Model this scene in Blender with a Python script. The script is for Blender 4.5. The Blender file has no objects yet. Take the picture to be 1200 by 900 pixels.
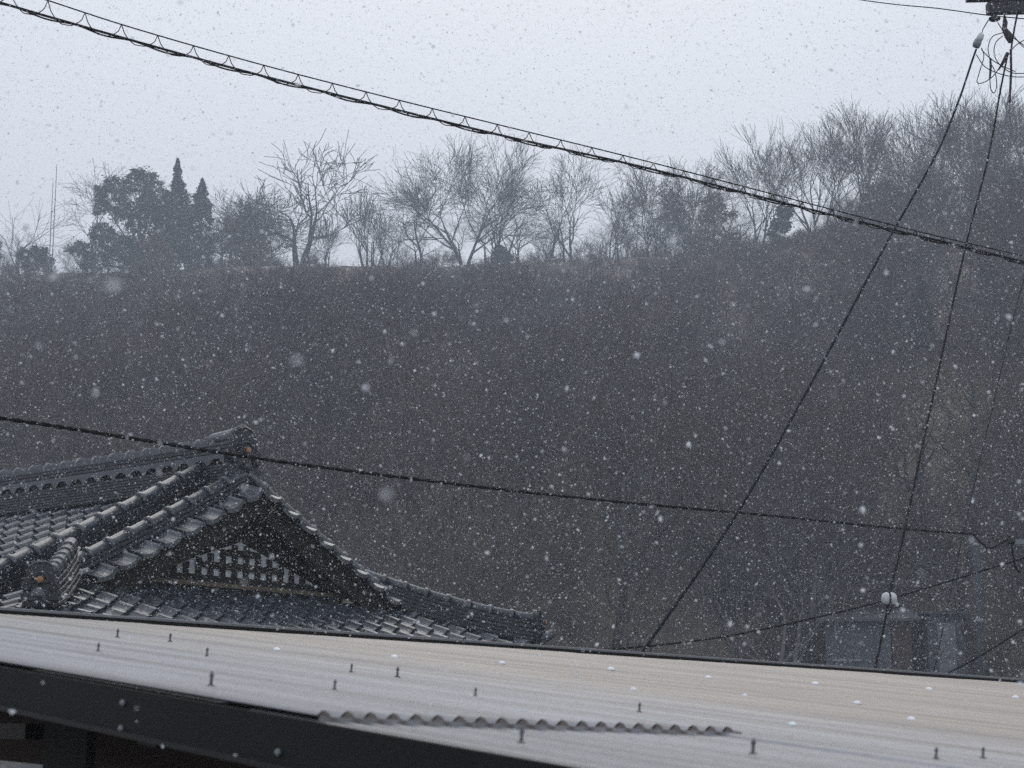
import bpy, math, random
import numpy as np
from mathutils import Matrix, Vector
R = math.radians
rng = random.Random(7)
nrs = np.random.RandomState(11)
sc = bpy.context.scene
C = sc.collection

# ------------------------------------------------------------------ camera
CAM_Z = 6.0
PITCH = R(10.94)
FPX = 2233.0                                    # focal length in pixels of the 1200 px wide photograph
cd = bpy.data.cameras.new('camera')
cd.sensor_width = 36.0
cd.lens = FPX / 1200 * 36.0
cd.clip_start = 0.05
cd.clip_end = 5000
cd.dof.use_dof = True
cd.dof.focus_distance = 30.0
cd.dof.aperture_fstop = 16.0
cam = bpy.data.objects.new('camera', cd)
cam.location = (0, 0, CAM_Z)
cam.rotation_euler = (R(90) + PITCH, 0, 0)
C.objects.link(cam)
sc.camera = cam

# ------------------------------------------------------------------ sky, sun, exposure
w = bpy.data.worlds.new('World'); sc.world = w; w.use_nodes = True
nt = w.node_tree; nt.nodes.clear()
SUN_EL, SUN_AZ = R(46), R(0)          # behind the cloud, beyond the hill
sky = nt.nodes.new('ShaderNodeTexSky'); sky.sky_type = 'NISHITA'; sky.sun_disc = False
sky.sun_elevation = SUN_EL; sky.sun_rotation = SUN_AZ
sky.dust_density = 4.0; sky.air_density = 1.0
sc1 = nt.nodes.new('ShaderNodeMixRGB'); sc1.blend_type = 'MULTIPLY'; sc1.inputs[0].default_value = 1
sc1.inputs[2].default_value = (0.09, 0.09, 0.09, 1)
nt.links.new(sky.outputs[0], sc1.inputs[1])
tc = nt.nodes.new('ShaderNodeTexCoord')
cl = nt.nodes.new('ShaderNodeTexNoise'); cl.inputs['Scale'].default_value = 1.6; cl.inputs['Detail'].default_value = 5
nt.links.new(tc.outputs['Generated'], cl.inputs['Vector'])
cr = nt.nodes.new('ShaderNodeValToRGB')
cr.color_ramp.elements[0].position = 0.3; cr.color_ramp.elements[0].color = (0.83, 0.885, 0.975, 1)
cr.color_ramp.elements[1].position = 0.7; cr.color_ramp.elements[1].color = (0.94, 0.985, 1.05, 1)
nt.links.new(cl.outputs[0], cr.inputs[0])
mx = nt.nodes.new('ShaderNodeMixRGB'); mx.inputs[0].default_value = 0.88     # closed cloud cover over a little of the clear sky
nt.links.new(sc1.outputs[0], mx.inputs[1]); nt.links.new(cr.outputs[0], mx.inputs[2])
bg = nt.nodes.new('ShaderNodeBackground'); bg.inputs[1].default_value = 1.0
nt.links.new(mx.outputs[0], bg.inputs[0])
wo = nt.nodes.new('ShaderNodeOutputWorld'); nt.links.new(bg.outputs[0], wo.inputs[0])
sl = bpy.data.lights.new('sun', 'SUN'); sl.energy = 0.8; sl.angle = R(40); sl.color = (1.0, 0.96, 0.9)
so = bpy.data.objects.new('sun', sl); C.objects.link(so)
so.rotation_euler = (-(R(90) - SUN_EL), 0, -SUN_AZ)
so.location = (0, 0, 60)
sc.view_settings.view_transform = 'Standard'; sc.view_settings.look = 'None'
sc.view_settings.exposure = 0.22; sc.view_settings.gamma = 1.0; sc.view_settings.use_curve_mapping = False
sc.render.engine = 'CYCLES'
sc.cycles.volume_bounces = 0; sc.cycles.max_bounces = 5; sc.cycles.diffuse_bounces = 3
sc.cycles.glossy_bounces = 2; sc.cycles.transmission_bounces = 3; sc.cycles.transparent_max_bounces = 12
sc.cycles.use_denoising = False

# ------------------------------------------------------------------ helpers
FWD = np.array([0, math.cos(PITCH), math.sin(PITCH)]); UP = np.array([0, -math.sin(PITCH), math.cos(PITCH)])
def ray(x, y):
    return FWD + np.array([1., 0, 0]) * (x - 600) / FPX + UP * (450 - y) / FPX
def at(x, y, Y):
    """the point seen at photograph pixel x, y that stands Y metres out"""
    r = ray(x, y); p = r * Y / r[1]
    return np.array([p[0], p[1], p[2] + CAM_Z])

def mat(name, color, rough=0.7, spec=0.3, noise=None, scale=8.0, detail=6.0, bump=0.0, bscale=None, metallic=0.0, stretch=None):
    m = bpy.data.materials.new(name); m.use_nodes = True
    t = m.node_tree; b = t.nodes['Principled BSDF']
    b.inputs['Base Color'].default_value = (*color, 1); b.inputs['Roughness'].default_value = rough
    b.inputs['Metallic'].default_value = metallic
    b.inputs['Specular IOR Level'].default_value = spec
    tc = t.nodes.new('ShaderNodeTexCoord'); vec = tc.outputs['Object']
    if stretch:
        mp = t.nodes.new('ShaderNodeMapping'); mp.inputs['Scale'].default_value = stretch
        t.links.new(vec, mp.inputs[0]); vec = mp.outputs[0]
    if noise:
        n = t.nodes.new('ShaderNodeTexNoise'); n.inputs['Scale'].default_value = scale; n.inputs['Detail'].default_value = detail
        n.inputs['Roughness'].default_value = 0.65
        t.links.new(vec, n.inputs['Vector'])
        r = t.nodes.new('ShaderNodeValToRGB'); r.color_ramp.elements[0].position = 0.3; r.color_ramp.elements[1].position = 0.7
        r.color_ramp.elements[0].color = (*color, 1); r.color_ramp.elements[1].color = (*noise, 1)
        t.links.new(n.outputs[0], r.inputs[0]); t.links.new(r.outputs[0], b.inputs['Base Color'])
    if bump:
        n2 = t.nodes.new('ShaderNodeTexNoise'); n2.inputs['Scale'].default_value = bscale or scale * 3; n2.inputs['Detail'].default_value = 4
        t.links.new(vec, n2.inputs['Vector'])
        bp = t.nodes.new('ShaderNodeBump'); bp.inputs['Strength'].default_value = bump; bp.inputs['Distance'].default_value = 0.02
        t.links.new(n2.outputs[0], bp.inputs['Height']); t.links.new(bp.outputs[0], b.inputs['Normal'])
    return m

def add_variation(m, amount=0.3):
    """each object of a kind a little lighter or darker than the next"""
    t = m.node_tree; b = t.nodes['Principled BSDF']
    oi = t.nodes.new('ShaderNodeObjectInfo'); mr = t.nodes.new('ShaderNodeMapRange')
    mr.inputs['To Min'].default_value = 1 - amount; mr.inputs['To Max'].default_value = 1 + amount
    t.links.new(oi.outputs['Random'], mr.inputs['Value'])
    hs = t.nodes.new('ShaderNodeHueSaturation'); t.links.new(mr.outputs[0], hs.inputs['Value'])
    s = b.inputs['Base Color']
    if s.is_linked: t.links.new(s.links[0].from_socket, hs.inputs['Color'])
    else: hs.inputs['Color'].default_value = s.default_value
    t.links.new(hs.outputs[0], s)

def add_snow_dust(m, amount=0.5, scale=30.0, color=(0.75, 0.78, 0.82)):
    """flakes of snow lying in patches on what faces up"""
    t = m.node_tree; b = t.nodes['Principled BSDF']
    g = t.nodes.new('ShaderNodeNewGeometry'); sx = t.nodes.new('ShaderNodeSeparateXYZ'); t.links.new(g.outputs['Normal'], sx.inputs[0])
    up = t.nodes.new('ShaderNodeMapRange'); up.inputs['From Min'].default_value = 0.55; up.inputs['From Max'].default_value = 0.98
    t.links.new(sx.outputs[2], up.inputs['Value'])
    n = t.nodes.new('ShaderNodeTexNoise'); n.inputs['Scale'].default_value = scale; n.inputs['Detail'].default_value = 8; n.inputs['Roughness'].default_value = 0.75
    t.links.new(g.outputs['Position'], n.inputs['Vector'])
    r = t.nodes.new('ShaderNodeMapRange'); r.inputs['From Min'].default_value = 0.5; r.inputs['From Max'].default_value = 0.72
    t.links.new(n.outputs[0], r.inputs['Value'])
    mu = t.nodes.new('ShaderNodeMath'); mu.operation = 'MULTIPLY'; t.links.new(up.outputs[0], mu.inputs[0]); t.links.new(r.outputs[0], mu.inputs[1])
    m2 = t.nodes.new('ShaderNodeMath'); m2.operation = 'MULTIPLY'; t.links.new(mu.outputs[0], m2.inputs[0]); m2.inputs[1].default_value = amount
    mixn = t.nodes.new('ShaderNodeMixRGB'); t.links.new(m2.outputs[0], mixn.inputs[0])
    s = b.inputs['Base Color']
    if s.is_linked: t.links.new(s.links[0].from_socket, mixn.inputs[1])
    else: mixn.inputs[1].default_value = s.default_value
    mixn.inputs[2].default_value = (*color, 1)
    t.links.new(mixn.outputs[0], s)

M = {}
M['tile'] = mat('smoked_tile', (0.014, 0.017, 0.023), 0.31, 0.7, (0.040, 0.047, 0.060), 9, bump=0.15, bscale=60)
add_variation(M['tile'], 0.22); add_snow_dust(M['tile'], 0.45, 22)
M['tile_dark'] = mat('smoked_tile_side', (0.011, 0.0125, 0.016), 0.4, 0.4, (0.024, 0.027, 0.032), 14, bump=0.15, bscale=50)
M['recess'] = mat('clay_bedding', (0.012, 0.012, 0.013), 0.9, 0.1, (0.025, 0.024, 0.024), 12)
M['orange'] = mat('copper_disc', (0.26, 0.12, 0.045), 0.5, 0.4, (0.34, 0.17, 0.07), 40)
M['wood_dark'] = mat('weathered_dark_wood', (0.014, 0.012, 0.010), 0.85, 0.1, (0.026, 0.022, 0.018), 3, stretch=(1, 8, 8), bump=0.3)
M['wood_sill'] = mat('brown_sill_wood', (0.06, 0.048, 0.032), 0.75, 0.2, (0.10, 0.08, 0.055), 4, stretch=(1, 8, 8), bump=0.2)
M['plaster'] = mat('pale_plaster', (0.36, 0.38, 0.40), 0.85, 0.2, (0.46, 0.48, 0.5), 5, bump=0.1)
M['mortar'] = mat('lime_mortar', (0.46, 0.43, 0.38), 0.9, 0.1, (0.6, 0.57, 0.5), 10)
M['wall'] = mat('house_wall', (0.3, 0.29, 0.27), 0.9, 0.2, (0.4, 0.385, 0.36), 2, bump=0.1)
cV = ray(3480, 955); cV /= np.linalg.norm(cV); rV = ray(-1142, 579); rV = rV - cV * (rV @ cV); rV /= np.linalg.norm(rV)   # across and along the ribs of the terrace roof
nV = np.cross(cV, rV); nV /= np.linalg.norm(nV)
B0 = at(378, 843, 2.3); CAMP = np.array([0, 0, CAM_Z])
def on_roof(px, py):
    q = ray(px, py); return CAMP + q * ((nV @ (B0 - CAMP)) / (nV @ q))
K0 = on_roof(-530, 687)                                   # far left corner of the roof
valley = -2 * math.pi / 0.0318 * (float(K0 @ cV) - 0.0565)
def sheet_mat(name, c1, c2, grime_and_shade, rough, d1, d2):
    m = mat(name, c1, rough, 0.25, bump=0.05, bscale=90)
    t = m.node_tree; b = t.nodes['Principled BSDF']
    g = t.nodes.new('ShaderNodeNewGeometry')
    ds = []
    for v in (cV, rV):
        d = t.nodes.new('ShaderNodeVectorMath'); d.operation = 'DOT_PRODUCT'; t.links.new(g.outputs['Position'], d.inputs[0]); d.inputs[1].default_value = tuple(v); ds.append(d.outputs['Value'])
    def streak(sc_, sr_, detail, lo, hi):
        cm = t.nodes.new('ShaderNodeCombineXYZ')
        for i, (o_, k_) in enumerate(zip(ds, (sc_, sr_))):
            mu = t.nodes.new('ShaderNodeMath'); mu.operation = 'MULTIPLY'; mu.inputs[1].default_value = k_; t.links.new(o_, mu.inputs[0]); t.links.new(mu.outputs[0], cm.inputs[i])
        n = t.nodes.new('ShaderNodeTexNoise'); n.inputs['Scale'].default_value = 1.0; n.inputs['Detail'].default_value = detail; n.inputs['Roughness'].default_value = 0.6
        t.links.new(cm.outputs[0], n.inputs['Vector'])
        r = t.nodes.new('ShaderNodeMapRange'); r.inputs['From Min'].default_value = lo; r.inputs['From Max'].default_value = hi; t.links.new(n.outputs[0], r.inputs['Value']); return r.outputs[0]
    def mixc(f, a_, b_):
        x = t.nodes.new('ShaderNodeMixRGB'); t.links.new(f, x.inputs[0])
        for i, c_ in ((1, a_), (2, b_)):
            if isinstance(c_, tuple): x.inputs[i].default_value = (*c_, 1)
            else: t.links.new(c_, x.inputs[i])
        return x.outputs[0]
    st_ = streak(9, 1.1, 4, 0.35, 0.65)
    cL_ = float((on_roof(600, 800) - K0) @ cV) + float(K0 @ cV)      # the far part has yellowed with age, the near part is newer
    ag = t.nodes.new('ShaderNodeMapRange'); ag.interpolation_type = 'SMOOTHSTEP'; ag.inputs['From Min'].default_value = cL_ - 0.75; ag.inputs['From Max'].default_value = cL_ + 0.55
    nj = t.nodes.new('ShaderNodeMath'); nj.operation = 'MULTIPLY_ADD'; nj.inputs[1].default_value = 0.7; t.links.new(streak(3.5, 0.5, 4, 0.2, 0.8), nj.inputs[0]); t.links.new(ds[0], nj.inputs[2])
    nk = t.nodes.new('ShaderNodeMath'); nk.operation = 'SUBTRACT'; nk.inputs[1].default_value = 0.35; t.links.new(nj.outputs[0], nk.inputs[0]); t.links.new(nk.outputs[0], ag.inputs['Value'])
    c = mixc(ag.outputs[0], mixc(st_, c1, c2), mixc(st_, d1, d2))
    k = t.nodes.new('ShaderNodeMath'); k.operation = 'MULTIPLY'; k.inputs[1].default_value = 0.8; t.links.new(streak(22, 0.45, 5, 0.5, 0.74), k.inputs[0])
    c = mixc(k.outputs[0], c, grime_and_shade)
    k3 = t.nodes.new('ShaderNodeMath'); k3.operation = 'MULTIPLY'; k3.inputs[1].default_value = 0.6; t.links.new(streak(13, 0.3, 3, 0.48, 0.66), k3.inputs[0])
    c = mixc(k3.outputs[0], c, grime_and_shade)
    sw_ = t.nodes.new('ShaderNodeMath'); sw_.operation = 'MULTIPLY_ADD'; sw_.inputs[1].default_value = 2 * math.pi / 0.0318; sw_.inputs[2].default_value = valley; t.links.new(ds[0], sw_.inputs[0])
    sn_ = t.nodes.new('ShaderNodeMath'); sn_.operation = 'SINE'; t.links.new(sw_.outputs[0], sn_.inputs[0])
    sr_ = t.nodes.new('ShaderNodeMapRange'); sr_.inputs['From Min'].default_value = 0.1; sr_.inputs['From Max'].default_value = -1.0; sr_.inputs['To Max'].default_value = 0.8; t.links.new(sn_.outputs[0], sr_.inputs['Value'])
    c = mixc(sr_.outputs[0], c, grime_and_shade)                    # rib shade painted into the colour, darker along the wave valleys
    k2 = t.nodes.new('ShaderNodeMath'); k2.operation = 'MULTIPLY'; k2.inputs[1].default_value = 0.35; t.links.new(streak(60, 45, 6, 0.52, 0.75), k2.inputs[0])
    c = mixc(k2.outputs[0], c, grime_and_shade)
    t.links.new(c, b.inputs['Base Color'])
    return m
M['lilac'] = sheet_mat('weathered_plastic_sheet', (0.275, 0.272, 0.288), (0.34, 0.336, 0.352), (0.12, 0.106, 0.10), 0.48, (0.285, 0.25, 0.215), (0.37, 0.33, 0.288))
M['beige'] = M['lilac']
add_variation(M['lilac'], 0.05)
M['cavity'] = mat('brown_foam_closure', (0.17, 0.145, 0.135), 0.9, 0.1, (0.22, 0.19, 0.18), 20)
M['fascia'] = mat('dark_brown_aluminium', (0.006, 0.0055, 0.005), 0.6, 0.2, (0.009, 0.008, 0.0075), 4)
M['post'] = mat('black_brown_post', (0.012, 0.010, 0.009), 0.5, 0.3)
M['beam'] = mat('brown_beam', (0.03, 0.02, 0.016), 0.7, 0.2, (0.045, 0.032, 0.026), 5)
M['trim'] = mat('grey_edge_trim', (0.16, 0.165, 0.175), 0.4, 0.5, (0.24, 0.245, 0.25), 6)
M['bolt'] = mat('dark_bolt', (0.05, 0.055, 0.065), 0.4, 0.5, (0.09, 0.095, 0.1), 60)
M['snow'] = mat('snow', (0.82, 0.84, 0.87), 0.8, 0.2, (0.9, 0.91, 0.93), 30)
M['flake'] = bpy.data.materials.new('snowflake'); M['flake'].use_nodes = True
t = M['flake'].node_tree; t.nodes.clear()
fd = t.nodes.new('ShaderNodeBsdfDiffuse'); fd.inputs[0].default_value = (0.9, 0.92, 0.95, 1); ft = t.nodes.new('ShaderNodeBsdfTranslucent'); ft.inputs[0].default_value = (0.9, 0.92, 0.95, 1)
fm = t.nodes.new('ShaderNodeMixShader'); fm.inputs[0].default_value = 0.5; fo = t.nodes.new('ShaderNodeOutputMaterial')
t.links.new(fd.outputs[0], fm.inputs[1]); t.links.new(ft.outputs[0], fm.inputs[2])
fp = t.nodes.new('ShaderNodeBsdfTransparent'); fx = t.nodes.new('ShaderNodeMixShader'); fx.inputs[0].default_value = 0.36      # loose, half see-through clusters of crystals
t.links.new(fm.outputs[0], fx.inputs[1]); t.links.new(fp.outputs[0], fx.inputs[2]); t.links.new(fx.outputs[0], fo.inputs['Surface'])
M['wire'] = mat('black_cable', (0.007, 0.007, 0.008), 0.8, 0.1, (0.012, 0.012, 0.013), 30)
M['wire_blue'] = mat('dark_blue_cable', (0.006, 0.008, 0.014), 0.8, 0.1)
M['ceramic'] = mat('white_ceramic', (0.48, 0.5, 0.51), 0.4, 0.4, (0.55, 0.56, 0.57), 30)
M['steel'] = mat('galvanised_steel', (0.15, 0.165, 0.18), 0.5, 0.4, (0.21, 0.225, 0.24), 10)
M['old_steel'] = mat('old_steel', (0.04, 0.046, 0.053), 0.8, 0.1, (0.07, 0.078, 0.087), 6)
M['arm'] = mat('dark_arm', (0.022, 0.022, 0.026), 0.6, 0.3, (0.035, 0.035, 0.04), 15); add_snow_dust(M['arm'], 0.6, 40)
M['concrete'] = mat('pole_concrete', (0.25, 0.25, 0.245), 0.85, 0.2, (0.33, 0.33, 0.32), 6, bump=0.1)
M['bark'] = mat('grey_bark', (0.030, 0.029, 0.030), 0.9, 0.1, (0.055, 0.053, 0.054), 2.5)
M['twig'] = mat('twig', (0.040, 0.038, 0.040), 0.9, 0.1, (0.062, 0.058, 0.060), 1.5)
M['twig_brown'] = mat('brown_twig', (0.050, 0.043, 0.042), 0.9, 0.1, (0.075, 0.064, 0.061), 1.5)
M['pale_bark'] = mat('pale_bark', (0.10, 0.097, 0.098), 0.9, 0.1, (0.15, 0.146, 0.147), 2)
M['dark_bark'] = mat('dark_bark', (0.016, 0.015, 0.016), 0.9, 0.1, (0.03, 0.028, 0.029), 2)
M['wood_twig'] = mat('wood_twig', (0.066, 0.062, 0.063), 0.9, 0.1, (0.105, 0.098, 0.098), 1.5)
M['wood_twig_brown'] = mat('wood_brown_twig', (0.082, 0.067, 0.060), 0.9, 0.1, (0.125, 0.10, 0.088), 1.5)
M['leaf'] = mat('evergreen_leaf', (0.022, 0.032, 0.025), 0.6, 0.3, (0.085, 0.105, 0.078), 2.6)
M['leaf_blue'] = mat('conifer_leaf', (0.030, 0.042, 0.036), 0.7, 0.2, (0.055, 0.074, 0.062), 1.2)
M['leaf_olive'] = mat('olive_leaf', (0.05, 0.06, 0.025), 0.7, 0.2, (0.085, 0.095, 0.045), 1.5)
M['leaf_dry'] = mat('dry_leaf', (0.085, 0.06, 0.042), 0.8, 0.1, (0.13, 0.092, 0.065), 1.5)
M['litter'] = mat('leaf_litter', (0.075, 0.064, 0.057), 0.95, 0.1, (0.215, 0.175, 0.145), 0.12, 14, bump=0.5, bscale=2)
M['ground'] = mat('town_ground', (0.07, 0.068, 0.065), 0.9, 0.2, (0.11, 0.108, 0.1), 0.5, 8)
M['shed_wall'] = mat('shed_wall', (0.055, 0.06, 0.068), 0.8, 0.2, (0.115, 0.122, 0.132), 2)
M['shed_roof'] = mat('shed_roof', (0.05, 0.05, 0.055), 0.6, 0.3, (0.08, 0.08, 0.085), 3)
M['rust'] = mat('red_brown_boards', (0.05, 0.03, 0.027), 0.8, 0.2, (0.07, 0.045, 0.04), 3)
M['glass'] = mat('dark_window_glass', (0.02, 0.025, 0.03), 0.1, 0.5)
M['tin'] = mat('grey_tin_roof', (0.05, 0.05, 0.053), 0.85, 0.1, (0.085, 0.085, 0.09), 3)

class MB:
    def __init__(s): s.v = []; s.f = []
    def add(s, vs, fs):
        o = len(s.v); s.v.extend([tuple(map(float, q)) for q in vs]); s.f.extend([tuple(o + i for i in q) for q in fs]); return s
    def box(s, lo, hi):
        x0, y0, z0 = lo; x1, y1, z1 = hi
        return s.add([(x0,y0,z0),(x1,y0,z0),(x1,y1,z0),(x0,y1,z0),(x0,y0,z1),(x1,y0,z1),(x1,y1,z1),(x0,y1,z1)],
                     [(0,3,2,1),(4,5,6,7),(0,1,5,4),(1,2,6,5),(2,3,7,6),(3,0,4,7)])
    def bar(s, a, b, wd, ht, up=(0, 0, 1)):
        """a straight bar of rectangular section, its top centred on the line a-b"""
        a = np.array(a, float); b = np.array(b, float); d = b - a; d /= np.linalg.norm(d)
        u = np.array(up, float); sd = np.cross(d, u); sd /= np.linalg.norm(sd); u = np.cross(sd, d)
        q = []
        for p in (a, b):
            for (i, j) in ((-1, 0), (1, 0), (1, -1), (-1, -1)): q.append(p + sd * wd / 2 * i + u * ht * j)
        return s.add(q, [(0,1,2,3),(7,6,5,4),(0,4,5,1),(1,5,6,2),(2,6,7,3),(3,7,4,0)])
    def tube(s, pts, rad, n=6, cap=True):
        pts = [np.array(p, float) for p in pts]; k = len(pts)
        if not hasattr(rad, '__len__'): rad = [rad] * k
        ref = np.array([0.3, 0.2, 1.0]); q = []
        for i, p in enumerate(pts):
            d = pts[min(i + 1, k - 1)] - pts[max(i - 1, 0)]; d /= (np.linalg.norm(d) + 1e-9)
            a = np.cross(d, ref)
            if np.linalg.norm(a) < 0.05: a = np.cross(d, (1, 0, 0))
            a /= np.linalg.norm(a); b = np.cross(d, a)
            for j in range(n):
                t = 2 * math.pi * j / n; q.append(p + rad[i] * (a * math.cos(t) + b * math.sin(t)))
        fs = [(i*n+j, i*n+(j+1) % n, (i+1)*n+(j+1) % n, (i+1)*n+j) for i in range(k-1) for j in range(n)]
        if cap: fs += [tuple(range(n-1, -1, -1)), tuple((k-1)*n + j for j in range(n))]
        return s.add(q, fs)
    def lathe(s, prof, c=(0, 0, 0), axis=(0, 0, 1), n=12):
        ax = np.array(axis, float); ax /= np.linalg.norm(ax)
        a = np.cross(ax, (1, 0, 0) if abs(ax[0]) < 0.9 else (0, 1, 0)); a /= np.linalg.norm(a); b = np.cross(ax, a)
        c = np.array(c, float)
        q = [c + ax * h + r * (a * math.cos(2*math.pi*j/n) + b * math.sin(2*math.pi*j/n)) for (r, h) in prof for j in range(n)]
        k = len(prof)
        fs = [(i*n+j, i*n+(j+1) % n, (i+1)*n+(j+1) % n, (i+1)*n+j) for i in range(k-1) for j in range(n)]
        fs += [tuple(range(n-1, -1, -1)), tuple((k-1)*n + j for j in range(n))]
        return s.add(q, fs)
    def mesh(s, name, m, smooth=False):
        me = bpy.data.meshes.new(name); me.from_pydata(s.v, [], s.f); me.update()
        if m: me.materials.append(m)
        if smooth: me.polygons.foreach_set('use_smooth', [True] * len(me.polygons))
        return me
    def build(s, name, m, parent=None, smooth=False, world=False):
        if world and parent is not None:
            o = np.array(parent.location); s.v = [tuple(np.array(q) - o) for q in s.v]
        return link(name, s.mesh(name, m, smooth), parent)

def link(name, data, parent=None, matrix=None):
    o = bpy.data.objects.new(name, data); C.objects.link(o); o.parent = parent
    if matrix is not None: o.matrix_basis = matrix
    return o
def tag(o, label=None, cat=None, group=None, kind=None):
    if label: o['label'] = label
    if cat: o['category'] = cat
    if group: o['group'] = group
    if kind: o['kind'] = kind
    return o
def empty(name, loc, rz=0.0):
    o = bpy.data.objects.new(name, None); C.objects.link(o); o.location = loc; o.rotation_euler = (0, 0, rz); o.empty_display_size = 0.3
    return o
def frame(o, xd, yd, zd):
    m = Matrix.Identity(4)
    for i in range(3):
        m[i][0] = xd[i]; m[i][1] = yd[i]; m[i][2] = zd[i]; m[i][3] = o[i]
    return m
def fast_mesh(name, V, tris, m, smooth=False):
    me = bpy.data.meshes.new(name); nv = len(V); nf = len(tris)
    me.vertices.add(nv); me.vertices.foreach_set('co', np.asarray(V, np.float32).ravel())
    me.loops.add(nf * 3); me.loops.foreach_set('vertex_index', np.asarray(tris, np.int32).ravel())
    me.polygons.add(nf); me.polygons.foreach_set('loop_start', np.arange(0, nf * 3, 3, dtype=np.int32))
    if smooth: me.polygons.foreach_set('use_smooth', np.ones(nf, dtype=bool))
    me.update(calc_edges=True); me.validate()
    if m: me.materials.append(m)
    return me

# ------------------------------------------------------------------ the hill and the ground
CREST = [(-900, 345, 200), (-300, 330, 195), (0, 322, 190), (150, 318, 190), (380, 313, 190), (640, 307, 188), (800, 303, 182), (900, 297, 172), (1000, 276, 160), (1100, 256, 150), (1200, 238, 145), (1500, 200, 140), (2100, 180, 140)]
ca, cz, cy = [], [], []
for px, py, Y in CREST:
    p = at(px, py, Y); ca.append(p[0] / p[1]); cz.append(p[2]); cy.append(p[1])
FOOT = 48.0
def vnoise(x, y):
    return (math.sin(x * 0.13 + 1.3) * math.cos(y * 0.11 + 0.4) + 0.5 * math.sin(x * 0.31 + y * 0.23) + 0.3 * math.cos(x * 0.57 - y * 0.43))
def hill_z(x, y):
    a = x / max(y, 20.0)
    zc = float(np.interp(a, ca, cz)); yc = float(np.interp(a, ca, cy))
    t = (y - FOOT) / (yc - FOOT)
    if t <= 0: return -0.6
    if t <= 1:
        s = 0.10 * min(1, t * 8) + 0.90 * t ** 0.96
        return zc * s + (vnoise(x, y) * 0.7 + 1.6 * math.sin(x * 0.16 + 0.03 * y)) * min(1, t * 4) * min(1, (1 - t) * 8) + 0.12 * math.sin(x * 1.1 + y) * min(1, t * 4)
    return max(zc - (y - yc) * 0.12 - 0.0006 * (y - yc) ** 2 + vnoise(x, y) * 0.3 * min(1, (t - 1) * 12), 10)
xs = np.concatenate([np.arange(-260, -70, 10.0), np.arange(-70, 70.1, 1.6), np.arange(80, 261, 10.0)])
ys = np.concatenate([np.arange(44, 205, 1.8), np.arange(206, 400, 8.0)])
V = [(x, y, hill_z(x, y)) for y in ys for x in xs]; nx = len(xs)
T = []
for j in range(len(ys) - 1):
    for i in range(nx - 1):
        a = j * nx + i; T += [(a, a + 1, a + nx + 1), (a, a + nx + 1, a + nx)]
hill = link('hill', fast_mesh('hill', np.array(V), np.array(T), M['litter'], True)); tag(hill, kind='structure')
gm = MB(); gm.add([(-260, -60, 0), (260, -60, 0), (260, 400, 0), (-260, 400, 0)], [(0, 1, 2, 3)])
tag(gm.build('ground', M['ground']), kind='structure')

# ------------------------------------------------------------------ bare trees
def seg_tubes(segs, name, m):
    """segs: list of (p0, p1, r0, r1, sides) array batches -> one mesh of tapered tubes"""
    Vs, Ts = [], []; off = 0
    for (P0, P1, r0, r1, n) in segs:
        d = P1 - P0; d = d / (np.linalg.norm(d, axis=1, keepdims=True) + 1e-9)
        ref = np.where(np.abs(d[:, 2:3]) > 0.9, np.array([[1., 0, 0]]), np.array([[0, 0, 1.]]))
        a = np.cross(d, ref); a /= np.linalg.norm(a, axis=1, keepdims=True); b = np.cross(d, a)
        k = len(P0); ring = []
        for P, r in ((P0, r0), (P1, r1)):
            for j in range(n):
                t = 2 * math.pi * j / n; ring.append(P + r[:, None] * (a * math.cos(t) + b * math.sin(t)))
        A = np.stack(ring, 1).reshape(-1, 3); Vs.append(A)
        base = off + np.arange(k)[:, None] * (2 * n)
        for j in range(n):
            j2 = (j + 1) % n
            Ts.append(np.concatenate([base + j, base + j2, base + n + j2], 1)); Ts.append(np.concatenate([base + j, base + n + j2, base + n + j], 1))
        off += len(A)
    return fast_mesh(name, np.concatenate(Vs), np.concatenate(Ts), m)

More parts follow.
